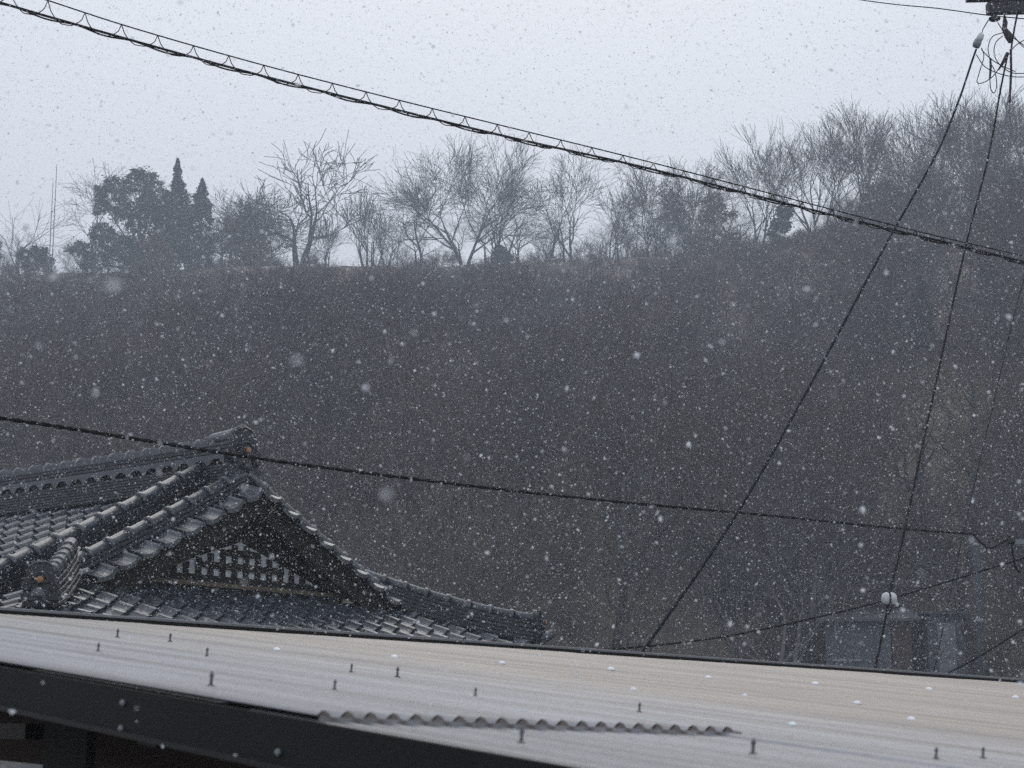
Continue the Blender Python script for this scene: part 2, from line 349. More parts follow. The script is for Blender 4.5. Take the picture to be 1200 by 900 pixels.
def grow(seed, H, spread=0.6, gnarl=0.25, upright=0.35, stems=1, fork=0.3, twig=0.014, levels=4, lean=(0, 0), dens=1.0, r0=None, fan=0.0, most=2600, reach=1.42):
    """trunk and crown segments of a bare tree H metres high, grown one level of branches at a time"""
    rg = np.random.RandomState(seed)
    r0 = r0 or H * 0.017
    nrm = lambda v: v / (np.linalg.norm(v, axis=-1, keepdims=True) + 1e-9)
    a = rg.random_sample(stems) * 6.283 if stems < 3 else (np.arange(stems) / stems * 6.283 + rg.random_sample(stems))
    sp = np.zeros(stems) if stems == 1 else 0.12 + 0.25 * rg.random_sample(stems) + fan
    d = nrm(np.stack([np.cos(a) * sp + lean[0], np.sin(a) * sp * 0.7 + lean[1], np.ones(stems)], 1))
    p = np.stack([np.cos(a), np.sin(a), np.zeros(stems)], 1) * (0 if stems == 1 else r0 * 1.8); p[:, 2] = -0.4
    L = H * (0.68 if stems == 1 else 0.62) * np.where(np.arange(stems) == 0, 1, 0.8 + 0.25 * rg.random_sample(stems))
    r = np.full(stems, r0 * (1 if stems == 1 else 0.72))
    trunk, crown = [], []
    for lev in range(levels + 1):
        n = (8, 6, 5, 3, 2)[min(lev, 4)]; B = len(p)
        pts = [p]; dirs = []; rr = [r]
        g = gnarl * (0.5 if lev == 0 else 1.0) * 0.6
        for i in range(n):
            d = d + rg.normal(size=(B, 3)) * np.array([g, g, g * 0.7]); d[:, 2] += upright * (0.22 if lev else 0.35); d = nrm(d)
            p = p + d * (L / n)[:, None]; pts.append(p); dirs.append(d)
            rr.append(np.maximum(r * (1 - 0.72 * (i + 1) / n), twig * (1.0 if lev > 2 else 1.3)))
        sides = 6 if lev == 0 else (4 if lev == 1 else 3)
        for i in range(n): (trunk if lev <= 1 else crown).append((pts[i], pts[i + 1], rr[i], rr[i + 1], sides))
        if lev >= levels: break
        PT = np.stack(pts, 1); DR = np.stack(dirs, 1); RR = np.stack(rr, 1)
        kids = max(2, int(round((6.5, 6.5, 6.0, 5.0)[min(lev, 3)] * dens * 0.75)))
        if B * kids > most: kids = max(2, most // B)
        start = fork if lev == 0 else 0.22
        t = start + (1 - start) * (np.arange(kids)[None, :] + rg.random_sample((B, kids))) / kids
        if lev == 0: t[:, -2:] = 0.97
        i = np.minimum((t * n).astype(int), n - 1); bi = np.arange(B)[:, None]
        q = PT[bi, i] + (PT[bi, i + 1] - PT[bi, i]) * (t * n - i)[..., None]
        dd = DR[bi, i]
        az = rg.random_sample((B, kids)) * 6.283; ang = spread * (0.65 + 0.7 * rg.random_sample((B, kids))) * (1.15 if lev == 0 else 1.0)
        aa = nrm(np.cross(dd, np.array([0.2, 0.9, 0.3]))); bb = np.cross(dd, aa)
        nd = dd * np.cos(ang)[..., None] + (aa * np.cos(az)[..., None] + bb * np.sin(az)[..., None]) * np.sin(ang)[..., None]
        if lev > 0: nd[..., 2] = np.where(nd[..., 2] < -0.15, nd[..., 2] * 0.3, nd[..., 2])
        nd = nrm(nd)
        bl = L[:, None] * ((0.62 if lev == 0 else 0.56) * reach) * (0.75 + 0.5 * rg.random_sample((B, kids))) * (1.12 - 0.45 * (t if lev else t * 0.6))
        rn = np.maximum(np.minimum(RR[bi, i] * 0.66, r[:, None] * 0.6), twig)
        p, d, L, r = q.reshape(-1, 3), nd.reshape(-1, 3), bl.ravel(), rn.ravel()
    k = H / max(sg[1][:, 2].max() for sg in trunk + crown)          # scale to the height asked for
    f = lambda S: [(x * k, y * k, c, e, n) for (x, y, c, e, n) in S]
    return f(trunk), f(crown)

def bare_tree(name, px, py_base, py_top, Y, seed, label, group='bare trees along the crest', twigm='twig', **kw):
    b = at(px, py_base, Y); t = at(px, py_top, Y)
    base = np.array([b[0], b[1], hill_z(b[0], b[1])])
    H = t[2] - base[2]
    kw['twig'] = kw.get('twig', 0.014) * 1.15
    tr, crn = grow(seed, H * 1.05, **kw)
    root = empty(name, base)
    link('trunk', seg_tubes(tr, 'bare_trunk', M['bark']), root)
    link('crown', seg_tubes(crn, 'bare_crown', M[twigm]), root)
    tag(root, label, 'tree', group)
    return root

def leaf_cloud(clumps, n_per, size, rg, flat=0.6):
    """clumps: list of (centre, radii); small leaf faces spread through each clump"""
    P, Q = [], []
    for c, rad in clumps:
        n = int(n_per * rad[0] * rad[1] * 0.6 + n_per * 0.4)
        u = rg.normal(size=(n, 3)); u /= np.linalg.norm(u, axis=1, keepdims=True)
        u *= (rg.random_sample((n, 1)) ** 0.5 * np.where(rg.random_sample((n, 1)) < 0.22, 1.75, 1.0)); u *= (1 + 0.22 * np.sin(u[:, :1] * 7 + c[0]) * np.cos(u[:, 2:3] * 6 + c[1]))
        P.append(np.array(c) + u * np.array(rad))
    P = np.concatenate(P); n = len(P)
    a = rg.normal(size=(n, 3)); a[:, 2] *= flat; a /= np.linalg.norm(a, axis=1, keepdims=True)
    b = np.cross(a, rg.normal(size=(n, 3))); b /= np.linalg.norm(b, axis=1, keepdims=True)
    s = size * (0.6 + 0.8 * rg.random_sample((n, 1)))
    V = np.stack([P - a * s, P + b * s * 0.55, P + a * s, P - b * s * 0.55], 1).reshape(-1, 3)
    i = np.arange(n)[:, None] * 4
    T = np.concatenate([np.concatenate([i, i + 1, i + 2], 1), np.concatenate([i, i + 2, i + 3], 1)])
    return V, T

def evergreen(name, px, py_base, Y, blobs, label, leafm='leaf', seed=1, size=0.2, n_per=420, group=None, conifers=(), gaps=()):
    """blobs: (px, py, rx_px, ry_px) seen from the photograph's side; depth follows the width"""
    b = at(px, py_base, Y); base = np.array([b[0], b[1], hill_z(b[0], b[1])])
    k = Y / FPX; rg = np.random.RandomState(seed); rr = random.Random(seed)
    cl = []; tr = MB()
    top = 0
    for (bx, by, rx, ry) in blobs:
        c = at(bx, by, Y) - base; c[1] += rr.uniform(-0.4, 0.4) * rx * k
        R0, Z0 = rx * k, ry * k
        m = max(4, int(7 + R0 * Z0 * 4.5))
        for _ in range(m):          # each lobe breaks up into clumps
            u = rg.normal(size=3); u /= np.linalg.norm(u); u *= rr.random() ** 0.35 * 1.12
            rc = (0.12 + 0.3 * rr.random() ** 2) * min(R0, Z0 * 1.2) + 0.14
            cl.append((c + u * np.array([R0, R0 * 0.85, Z0]) * 0.82, (rc, rc, rc * 0.75)))
        tr.tube([(0, 0, -0.4), (c[0] * 0.35, c[1] * 0.35, c[2] * 0.45), c], [max(0.05, R0 * 0.09), R0 * 0.06 + 0.02, 0.03], 6)
    for (bx, by_top, by_bot, rx) in conifers:   # pointed tops
        c0 = at(bx, by_bot, Y) - base; c1 = at(bx, by_top, Y) - base
        tr.tube([(c0[0], c0[1], -0.3), c1], [0.14, 0.02], 6)
        for i in range(16):
            t = i / 15; z = c0 + (c1 - c0) * t; r_ = rx * k * (1 - t) ** 0.8 + 0.06
            for j in range(5):
                aa = rr.random() * 6.28; q = r_ * rr.random() * 0.8
                cl.append((z + np.array([math.cos(aa) * q, math.sin(aa) * q, rr.uniform(-.1, .1)]), (r_ * 0.4 + 0.05, r_ * 0.4 + 0.05, 0.22)))
    V, T = leaf_cloud(cl, n_per, size, rg)
    root = empty(name, base)
    tr.build('trunk', M['bark'], root)
    link('crown', fast_mesh('leafy_crown', V, T, M[leafm]), root)
    tag(root, label, 'tree', group)
    return root

bare_tree('bare_tree', 108, 320, 186, 192, 21, 'grey bare tree with drooping boughs behind the tall masts', spread=0.75, gnarl=0.28, upright=0.12, fork=0.25, lean=(-0.12, 0))
bare_tree('bare_tree', 20, 322, 235, 196, 22, 'low bare tree behind the small pine at the left edge', spread=0.7, gnarl=0.25, upright=0.2, levels=3, dens=0.8)
bare_tree('bare_tree', 272, 318, 212, 192, 23, 'bushy bare tree close right of the pointed conifers', spread=0.8, gnarl=0.3, upright=0.15, stems=3)
bare_tree('bare_tree', 312, 317, 232, 189, 24, 'low thicket-like bare tree left of the gnarled tree', spread=0.85, gnarl=0.32, upright=0.12, stems=4)
bare_tree('gnarled_tree', 352, 313, 173, 190, 310, 'dark gnarled tree with crooked limbs and knobbly stub twigs', spread=0.75, gnarl=0.34, upright=0.2, fork=0.4, stems=2, fan=0.0, r0=0.52, twig=0.028, dens=0.9)
bare_tree('bare_tree', 385, 313, 240, 191, 33, 'small bare tree close right of the gnarled tree', spread=0.5, gnarl=0.25, upright=0.4, stems=2, levels=3)
bare_tree('bare_tree', 428, 313, 215, 189, 34, 'slender bare tree with several thin upright stems', spread=0.45, gnarl=0.22, upright=0.5, stems=4, dens=0.8, levels=3, lean=(-0.1, 0))
bare_tree('bare_tree', 452, 312, 232, 189, 35, 'thin crooked bare tree with open forked stems', spread=0.55, gnarl=0.34, upright=0.35, stems=3, dens=0.75, levels=3)
bare_tree('bare_tree', 494, 311, 190, 190, 36, 'curved bare tree reaching left beside the widest crown', spread=0.72, gnarl=0.26, upright=0.2, fork=0.36, lean=(0.04, 0), dens=1.0)
bare_tree('bare_tree', 545, 310, 154, 189, 325, 'widest spreading bare tree on the crest with fan of thin boughs', spread=0.55, gnarl=0.14, upright=0.14, stems=4, fork=0.2, fan=0.25, dens=1.0)
bare_tree('bare_tree', 582, 310, 176, 191, 322, 'bare tree with boughs reaching right from the widest crown', spread=0.55, gnarl=0.16, upright=0.14, stems=3, fork=0.25, fan=0.12, dens=0.9, lean=(0.2, 0))
bare_tree('bare_tree', 646, 307, 186, 188, 39, 'tall bare tree with dark narrow trunk right of the widest crown', spread=0.6, gnarl=0.27, upright=0.3, fork=0.2, dens=1.0)
bare_tree('bare_tree', 670, 307, 178, 190, 40, 'straight bare tree, right of a close pair', spread=0.55, gnarl=0.22, upright=0.35, fork=0.25, dens=0.9)
bare_tree('bare_tree', 713, 306, 208, 186, 41, 'thin leaning bare tree in the gap under the cable', spread=0.55, gnarl=0.25, upright=0.35, stems=2, levels=3, lean=(0.15, 0))
bare_tree('bare_tree', 762, 305, 192, 184, 42, 'twiggy bare tree below the cable hangers with reddish crown', spread=0.6, gnarl=0.25, upright=0.3, stems=2, twigm='twig_brown', dens=1.1)
bare_tree('bare_tree', 815, 303, 188, 178, 43, 'dense brown bare tree left of the tall broom crowns', spread=0.62, gnarl=0.25, upright=0.3, stems=3, twigm='twig_brown', dens=1.1)
bare_tree('bare_tree', 888, 297, 148, 170, 334, 'tall leaning bare tree, first of the tall crowns on the right', spread=0.42, gnarl=0.13, upright=0.16, stems=2, fork=0.28, fan=0.1, twig=0.012, dens=0.95, lean=(-0.05, 0))
bare_tree('bare_tree', 960, 282, 128, 162, 333, 'tall broom-shaped bare tree, left half of the large rounded crown', spread=0.42, gnarl=0.11, upright=0.14, stems=3, fork=0.28, fan=0.12, twig=0.012, twigm='twig_brown')
bare_tree('bare_tree', 1006, 275, 117, 160, 335, 'highest broom-shaped bare tree, centre of the large rounded crown', spread=0.42, gnarl=0.11, upright=0.14, stems=3, fork=0.28, fan=0.15, twig=0.012, twigm='twig_brown')
bare_tree('bare_tree', 1088, 262, 116, 152, 332, 'broom-shaped bare tree behind the left guy cable', spread=0.42, gnarl=0.11, upright=0.14, stems=4, fork=0.25, fan=0.18, twig=0.012, twigm='twig_brown')
bare_tree('bare_tree', 1145, 252, 112, 148, 330, 'dense bare tree between the two descending cables', spread=0.45, gnarl=0.12, upright=0.14, stems=4, fork=0.25, fan=0.2, twig=0.012)
bare_tree('bare_tree', 1195, 242, 98, 145, 336, 'tall bare tree under the pole crossarm at the right edge', spread=0.45, gnarl=0.12, upright=0.14, stems=4, fork=0.25, fan=0.2, twig=0.012)
bare_tree('bare_tree', 1255, 232, 92, 143, 50, 'bare tree with only its left twigs reaching in at the right edge', spread=0.45, gnarl=0.16, upright=0.3, stems=4, fork=0.18)

evergreen('evergreen_tree', 165, 320, 188, [(140, 222, 18, 20), (158, 207, 15, 14), (120, 236, 14, 22), (178, 218, 16, 18), (194, 240, 14, 22), (165, 246, 36, 28), (118, 274, 20, 18), (95, 292, 16, 13), (140, 296, 32, 18), (205, 272, 26, 34), (185, 300, 30, 18), (230, 300, 20, 18), (165, 284, 44, 24), (192, 262, 26, 28), (105, 306, 24, 12), (215, 258, 22, 24)],
          'largest dark evergreen with a broad rounded crown on the crest', 'leaf', 3, 0.13, 230)
evergreen('conifer_tree', 208, 320, 187.5, [(205, 246, 20, 26), (212, 280, 26, 32)], 'conifer with the tallest sharp tip beside the large evergreen', 'leaf_blue', 4, 0.13, 360, 'pointed conifers', conifers=[(208, 190, 235, 10)])
evergreen('conifer_tree', 236, 320, 187, [(233, 250, 15, 24), (238, 280, 17, 30), (228, 300, 22, 20)], 'shorter blunt conifer right of the tall tipped conifer', 'leaf_blue', 5, 0.13, 360, 'pointed conifers', conifers=[(237, 213, 248, 12)])
evergreen('pine_tree', 38, 322, 190, [(25, 300, 12, 9), (45, 295, 13, 8), (35, 308, 22, 7), (52, 305, 10, 7)], 'small spreading pine at the foot of the masts', 'leaf_blue', 6, 0.13, 420)
evergreen('pine_tree', -8, 322, 190, [(-8, 285, 14, 20), (-20, 300, 18, 18)], 'pine cut by the left edge of the view', 'leaf_blue', 7, 0.14, 420)
evergreen('evergreen_shrub', 588, 310, 188, [(587, 297, 12, 8), (590, 304, 14, 7)], 'small round evergreen shrub under the widest bare crown', 'leaf', 8, 0.12, 420)
evergreen('evergreen_tree', 1038, 275, 149, [(1036, 226, 22, 20), (1022, 242, 16, 16), (1050, 245, 20, 22), (1038, 265, 30, 24)], 'rounded evergreen between the broom-shaped crowns', 'leaf', 9, 0.14, 520)
evergreen('evergreen_shrub', 912, 305, 168, [(918, 250, 10, 9), (912, 268, 14, 14), (915, 290, 24, 20)], 'ivy-clad stump-like evergreen among the tall right trees', 'leaf', 10, 0.13, 480)
evergreen('dry_leaved_oak', 295, 320, 188, [(292, 268, 28, 20), (285, 290, 34, 20), (300, 305, 34, 14)], 'low brown oak with clinging dry leaves left of the gnarled tree', 'leaf_dry', 12, 0.11, 260)
evergreen('dry_leaved_oak', 186, 335, 182, [(186, 300, 30, 22), (180, 318, 36, 16)], 'brown oak with dry leaves below the large evergreen', 'leaf_dry', 13, 0.11, 260)
evergreen('dry_leaved_oak', 835, 320, 172, [(838, 255, 26, 30), (830, 285, 34, 26), (860, 290, 30, 26)], 'brown oak with dry leaves left of the tall right trees', 'leaf_dry', 14, 0.10, 210)
evergreen('conifer_tree', 1082, 470, 97, [(1080, 400, 34, 55), (1092, 440, 38, 40)], 'dark bluish conifer on the slope behind the right cable', 'leaf_blue', 15, 0.12, 420, conifers=[(1078, 330, 440, 30)])
evergreen('bamboo_clump', 848, 690, 62, [(845, 628, 34, 24), (862, 652, 40, 26), (825, 655, 30, 24), (845, 690, 44, 30)], 'olive green bamboo clump low on the slope', 'leaf_olive', 16, 0.07, 330)
# undergrowth of the wood: bare trees and brush on the slope, read as one mass
protos = []
pr = random.Random(99)
for i in range(7):
    tr, crn = grow(100 + i, 9.0, spread=0.5 + 0.25 * pr.random(), gnarl=0.2 + 0.12 * pr.random(), upright=0.3, stems=1 + i % 3, levels=4, dens=0.85, twig=0.010, most=300, r0=0.24, fork=0.5)
    me = seg_tubes(tr + crn, 'wood_tree', M['pale_bark'] if i in (2, 5) else M['dark_bark'])
    me.materials.append(M['pale_bark'] if i == 3 else M['wood_twig'] if i % 2 else M['wood_twig_brown'])
    nt_ = sum(len(q_[0]) * q_[4] * 2 for q_ in tr); mi = np.zeros(len(me.polygons), dtype=np.int32); mi[nt_:] = 1; me.polygons.foreach_set('material_index', mi)
    protos.append(me)
for i in range(2):
    tr, crn = grow(200 + i, 3.0, spread=0.7, gnarl=0.3, upright=0.25, stems=6, levels=3, dens=0.9, twig=0.009, r0=0.04, fan=0.3, most=900)
    protos.append(seg_tubes(tr + crn, 'brush', M['wood_twig_brown']))
def wood_points():
    P = []; wr = random.Random(5)
    HT = [9.0] * 7 + [3.0] * 2
    y = 54.0
    while y < 188:
        wd = 0.34 * y + 6
        for _ in range(int(2 * wd * 2.0 / (3.6 if y < 80 else 6.5 if y < 105 else 11.5))):
            x = wr.uniform(-wd, wd); yy = y + wr.uniform(0, 2.0)
            a = x / yy; yc = float(np.interp(a, ca, cy)); zc = float(np.interp(a, ca, cz))
            if yy > yc - 1.5: continue
            if yy < 58 and 0.155 < a < 0.245 and wr.random() < 0.45: continue
            if 72 < yy < 97.5 and abs(a - 0.216) < 0.02: continue
            if yy < 62.5 and abs(a - 0.11) < 0.02: continue
            k = (7 + wr.randrange(2)) if wr.random() < 0.28 else wr.randrange(7)
            s = wr.uniform(0.5, 1.0) * (1.25 if k > 6 else 1.0)
            z = hill_z(x, yy) - 0.1
            room = (zc - CAM_Z) / yc * yy + CAM_Z - z                 # stay under the crest where it shows as a clean edge
            if a < 0.085: room += 0.15 + wr.random() * 0.4
            elif a < 0.20: room += 0.8 + 12 * (a - 0.085)
            else: room += 4.0 + min(4.5, 80 * (a - 0.20))
            if room < 1.0: room = 0.6 + 0.6 * wr.random()
            if HT[k] * s > room:
                if room < 4: k = 7 + wr.randrange(2)
                s = min(s, room / HT[k])
            P.append((x, yy, z, k, s, wr.random() * 6.28))
        y += 2.0
    # tangled brush and smaller trees along the crest and just behind it
    for _ in range(680):
        a = wr.uniform(-0.36, 0.36); yc = float(np.interp(a, ca, cy)); yy = yc + wr.uniform(-2.0, 16.0); x = a * yy
        px_ = 600 + a * FPX
        if 385 < px_ < 445 and wr.random() < 0.85: continue
        tall = wr.random() < (0.22 if px_ < 700 else 0.45)
        k = wr.randrange(7) if tall else 7 + wr.randrange(2)
        sz = wr.uniform(0.45, 0.85) if tall else wr.uniform(0.35, 0.95)
        if (px_ < 240 or px_ > 870) and tall: sz *= 0.72
        P.append((x, yy, hill_z(x, yy) - 0.1, k, sz, wr.random() * 6.28))
    return P
WP = wood_points()
def gn_scatter(name, pts, meshes):
    """one object: points with an index, a size and a turn; geometry nodes stand a tree on each"""
    me = bpy.data.meshes.new(name); me.from_pydata([p[:3] for p in pts], [], [])
    for nm, ty, col in (('idx', 'INT', 3), ('siz', 'FLOAT', 4), ('turn', 'FLOAT', 5)):
        at_ = me.attributes.new(nm, ty, 'POINT'); at_.data.foreach_set('value', [p[col] for p in pts])
    o = link(name, me)
    g = bpy.data.node_groups.new(name, 'GeometryNodeTree')
    g.interface.new_socket('Geometry', in_out='INPUT', socket_type='NodeSocketGeometry'); g.interface.new_socket('Geometry', in_out='OUTPUT', socket_type='NodeSocketGeometry')
    N, L = g.nodes, g.links
    gi = N.new('NodeGroupInput'); go = N.new('NodeGroupOutput')
    iop = N.new('GeometryNodeInstanceOnPoints'); iop.inputs['Pick Instance'].default_value = True
    g2i = N.new('GeometryNodeGeometryToInstance')
    hid = bpy.data.collections.new(name + '_kinds')
    for m_ in reversed(meshes):
        ob = bpy.data.objects.new(m_.name + '_kind', m_); hid.objects.link(ob)
        oi = N.new('GeometryNodeObjectInfo'); oi.inputs['Object'].default_value = ob; oi.inputs['As Instance'].default_value = True
        L.new(oi.outputs['Geometry'], g2i.inputs[0])
    def attr(nm, ty):
        n = N.new('GeometryNodeInputNamedAttribute'); n.data_type = ty; n.inputs['Name'].default_value = nm; return n.outputs['Attribute']
    cx = N.new('ShaderNodeCombineXYZ'); L.new(attr('turn', 'FLOAT'), cx.inputs[2])
    L.new(gi.outputs[0], iop.inputs['Points']); L.new(g2i.outputs[0], iop.inputs['Instance'])
    L.new(attr('idx', 'INT'), iop.inputs['Instance Index']); L.new(cx.outputs[0], iop.inputs['Rotation']); L.new(attr('siz', 'FLOAT'), iop.inputs['Scale'])
    L.new(iop.outputs[0], go.inputs[0])
    md = o.modifiers.new('scatter', 'NODES'); md.node_group = g
    return o
wood = gn_scatter('hillside_wood', WP, protos)
tag(wood, 'dense grey-brown bare wood covering the whole hillside below the crest', 'wood', kind='stuff')

# ------------------------------------------------------------------ small shed and steel pole at the foot of the hill
p = at(1015, 790, 56.5); bz = hill_z(p[0], p[1])
shed = empty('shed', (p[0], p[1], bz - 0.3), R(-8)); zt = at(1015, 728, 56.5)[2] - bz + 0.3
b = MB(); b.box((-1.15, 0, 0), (0.75, 3, zt)); b.build('wall', M['shed_wall'], shed)
b = MB(); b.box((0.78, -0.05, 0), (1.35, 3, zt - 0.02)); b.build('board_panel', M['rust'], shed)
b = MB(); b.add([(-1.4, -0.35, zt - 0.02), (1.6, -0.35, zt - 0.02), (1.6, 3.3, zt + 0.55), (-1.4, 3.3, zt + 0.55), (-1.4, -0.35, zt + 0.06), (1.6, -0.35, zt + 0.06), (1.6, 3.3, zt + 0.63), (-1.4, 3.3, zt + 0.63)],
             [(0,3,2,1),(4,5,6,7),(0,1,5,4),(1,2,6,5),(2,3,7,6),(3,0,4,7)]); b.build('roof', M['shed_roof'], shed)
b = MB(); b.box((-0.9, -0.03, zt - 1.1), (-0.15, 0.0, zt - 0.45)); f_ = b.build('window', M['glass'], shed)
b = MB(); b.box((-0.95, -0.06, zt - 1.17), (-0.10, 0.0, zt - 1.1)); b.build('sill', M['steel'], f_)
tag(shed, 'small pale grey shed behind branches at the foot of the hill', 'shed')
p = at(1110, 790, 57); bz = hill_z(p[0], p[1]); zt = at(1110, 720, 57)[2] - bz + 0.3
hut = empty('hut', (p[0], p[1], bz - 0.3), R(6))
b = MB(); b.box((-0.55, 0, 0), (0.55, 2, zt)); b.build('wall', M['shed_wall'], hut)
b = MB(); b.box((-0.75, -0.2, zt), (0.75, 2.2, zt + 0.09)); b.build('roof', M['shed_roof'], hut)
b = MB(); b.box((-0.25, -0.025, 0.3), (0.3, 0.0, zt - 0.25)); dr = b.build('door', M['steel'], hut)
tag(hut, 'narrow pale hut half hidden right of the small shed', 'hut')
bare_tree('bare_tree', 1030, 800, 722, 52.0, 71, 'small dark forked tree in front of the grey shed', group='trees at the foot of the hill', spread=0.8, gnarl=0.25, upright=0.15, levels=3, fork=0.3, r0=0.07, lean=(-0.25, 0), twig=0.008)
p = at(1151, 800, 40); zt = at(1148, 640, 40)[2]
pole = empty('steel_pole', (p[0], p[1], 0))
b = MB(); b.tube([(0, 0, 0), (0, 0, zt - 2), (0, 0, zt)], [0.075, 0.065, 0.062], 10); b.build('shaft', M['old_steel'], pole, True)
b = MB(); b.lathe([(0.066, 0), (0.066, 0.03), (0.03, 0.06)], (0, 0, zt)); b.build('cap', M['steel'], pole, True)
b = MB(); b.lathe([(0.085, 0), (0.085, 0.08)], (0, 0, zt - 1.6)); b.build('band', M['steel'], pole, True)
tag(pole, 'thin galvanised steel pole standing in front of the lower right slope', 'pole')
for (px, pt, lb) in ((60.5, 193, 'taller of two thin masts on the crest'), (57, 213, 'shorter of two thin masts on the crest')):
    p = at(px, 322, 189); zt = at(px, pt, 189)[2]; z0 = hill_z(p[0], p[1])
    ms = empty('mast', (p[0], p[1], z0 - 0.3))
    h = zt - z0 + 0.3
    b = MB(); b.tube([(0, 0, 0), (0, 0, h * 0.6), (0, 0, h)], [0.055, 0.045, 0.03], 6); b.build('tube', M['steel'], ms)
    for q in range(3):
        b = MB(); b.lathe([(0.07, 0), (0.07, 0.12)], (0, 0, h * (0.25 + 0.22 * q)), n=6); b.build('clamp', M['steel'], ms)
    tag(ms, lb, 'mast', 'masts on the crest')

# ------------------------------------------------------------------ the tiled house (hip-and-gable roof)
# local axes: X along the gable to the right, Y along the ridge into the house, Z up
PHI = R(51.25)
AX, AY, ZR = -2.643, 18.6, CAM_Z + 3.115        # top of the ridge at the gable end
GW, EO, LR = 2.11, 1.18, 6.5                     # gable half width, reach of the lower eave, ridge length
house = empty('tiled_house', (AX, AY, 0), PHI)
tag(house, 'traditional house with dark grey tiled hip-and-gable roof and latticed gable', 'house')
def S(u):
    u = abs(u); return ZR - 0.545 - 0.54 * u + 0.0164 * u * u
def lift(x, y):
    a = min(max((abs(x) - (GW - 0.8)) / (EO + 0.8), 0), 1.1); b = min(max((-y + 0.8) / (EO + 0.8), 0), 1.1)
    return 0.15 * (a * b) ** 2
def surf(x, y):
    """height of the tiled surface (not counting the gable overhang)"""
    yb = y - LR
    u = abs(x)
    if y < 0: u = max(u, GW - y)
    if yb > 0: u = max(u, GW + yb)
    return S(u) + lift(x, y)
EV = GW + EO
# deck under the tiles
dk = MB()
XS = np.linspace(0, EV, 15)
for sg in (-1, 1):
    top, bot = [], []
    for x in XS:
        ov = max(0, x - GW)
        for t in np.linspace(0, 1, 13):
            y = -ov + (LR + 2 * ov) * t
            z = surf(sg * x, y) - 0.035
            top.append((sg * x, y, z)); bot.append((sg * x, y, z - 0.10))
    n = 13
    F = []
    for i in range(len(XS) - 1):
        for j in range(n - 1):
            q = (i*n+j, (i+1)*n+j, (i+1)*n+j+1, i*n+j+1); F.append(q if sg > 0 else q[::-1])
    o = len(top)
    F2 = [tuple(o + k for k in q[::-1]) for q in F]
    rim = [((len(XS)-1)*n+j, (len(XS)-1)*n+j+1, o+(len(XS)-1)*n+j+1, o+(len(XS)-1)*n+j) for j in range(n-1)]
    dk.add(top + bot, F + F2 + rim)
for end in (0, 1):
    top, bot = [], []
    YS = np.linspace(0, EO, 7); n = 19
    for yo in YS:
        for t in np.linspace(-1, 1, n):
            x = t * (GW + yo); y = -max(yo, 1e-4) if end == 0 else LR + yo
            z = surf(x, y) - 0.035 + (0.0 if end == 0 else -0.0)
            if end == 1: z = S(max(abs(x), GW + yo)) - 0.035
            top.append((x, y, z)); bot.append((x, y, z - 0.10))
    F = []
    for i in range(len(YS) - 1):
        for j in range(n - 1):
            q = (i*n+j, i*n+j+1, (i+1)*n+j+1, (i+1)*n+j); F.append(q[::-1] if end == 0 else q)
    o = len(top); F2 = [tuple(o + k for k in q[::-1]) for q in F]
    rim = [((len(YS)-1)*n+j, (len(YS)-1)*n+j+1, o+(len(YS)-1)*n+j+1, o+(len(YS)-1)*n+j) for j in range(n-1)]
    dk.add(top + bot, F + F2 + rim)
deck = dk.build('roof_deck', M['recess'], house)

# one pantile: a valley and a roll, its lower edge lifted over the tile below
CW, RE = 0.262, 0.232
def tile_mesh(name, eave=False):
    b = MB(); U = [0, 0.1, 0.22, 0.36, 0.5, 0.62, 0.70, 0.77, 0.85, 0.93, 1.0]
    def pf(u):
        return -0.034 * math.sin(math.pi * u / 0.68) if u < 0.68 else 0.042 * math.sin(math.pi * (u - 0.68) / 0.32)
    fr, bk, un = [], [], []
    for u in U:
        fr.append((u * CW * 1.03, 0.0, pf(u) + 0.044)); bk.append((u * CW * 1.03, RE + 0.055, pf(u) + 0.006)); un.append((u * CW * 1.03, 0.002, pf(u) + (0.020 if not eave else -0.055 + (0.0 if u < 0.68 else -0.02))))
    n = len(U)
    F = [(i, i + 1, n + i + 1, n + i) for i in range(n - 1)] + [(2*n+i, 2*n+i+1, i+1, i) for i in range(n - 1)]
    b.add(fr + bk + un, F)
    if eave:                       # round end of the roll
        b.lathe([(0.045, 0.0), (0.045, 0.02), (0.03, 0.026)], (CW * 0.86, 0.002, 0.02), (0, -1, 0), 10)
    return b.mesh(name, M['tile'], False)
TILE = tile_mesh('roof_tile'); TILE_EAVE = tile_mesh('eave_tile', True)
def slope_frame(x, y, up):
    """frame of the roof surface at x, y with up = horizontal up-slope direction"""
    h = 0.02; ux, uy = up
    yd = np.array([ux, uy, (surf(x + ux*h, y + uy*h) - surf(x - ux*h, y - uy*h)) / (2*h)]); yd /= np.linalg.norm(yd)
    ac = np.array([uy, -ux, 0.0])
    ac[2] = (surf(x + ac[0]*h, y + ac[1]*h) - surf(x - ac[0]*h, y - ac[1]*h)) / (2*h)
    zd = np.cross(ac, yd); zd /= np.linalg.norm(zd); xd = np.cross(yd, zd)
    return frame((x, y, surf(x, y)), xd, yd, zd)
spots = []        # (matrix, eave?, weight)
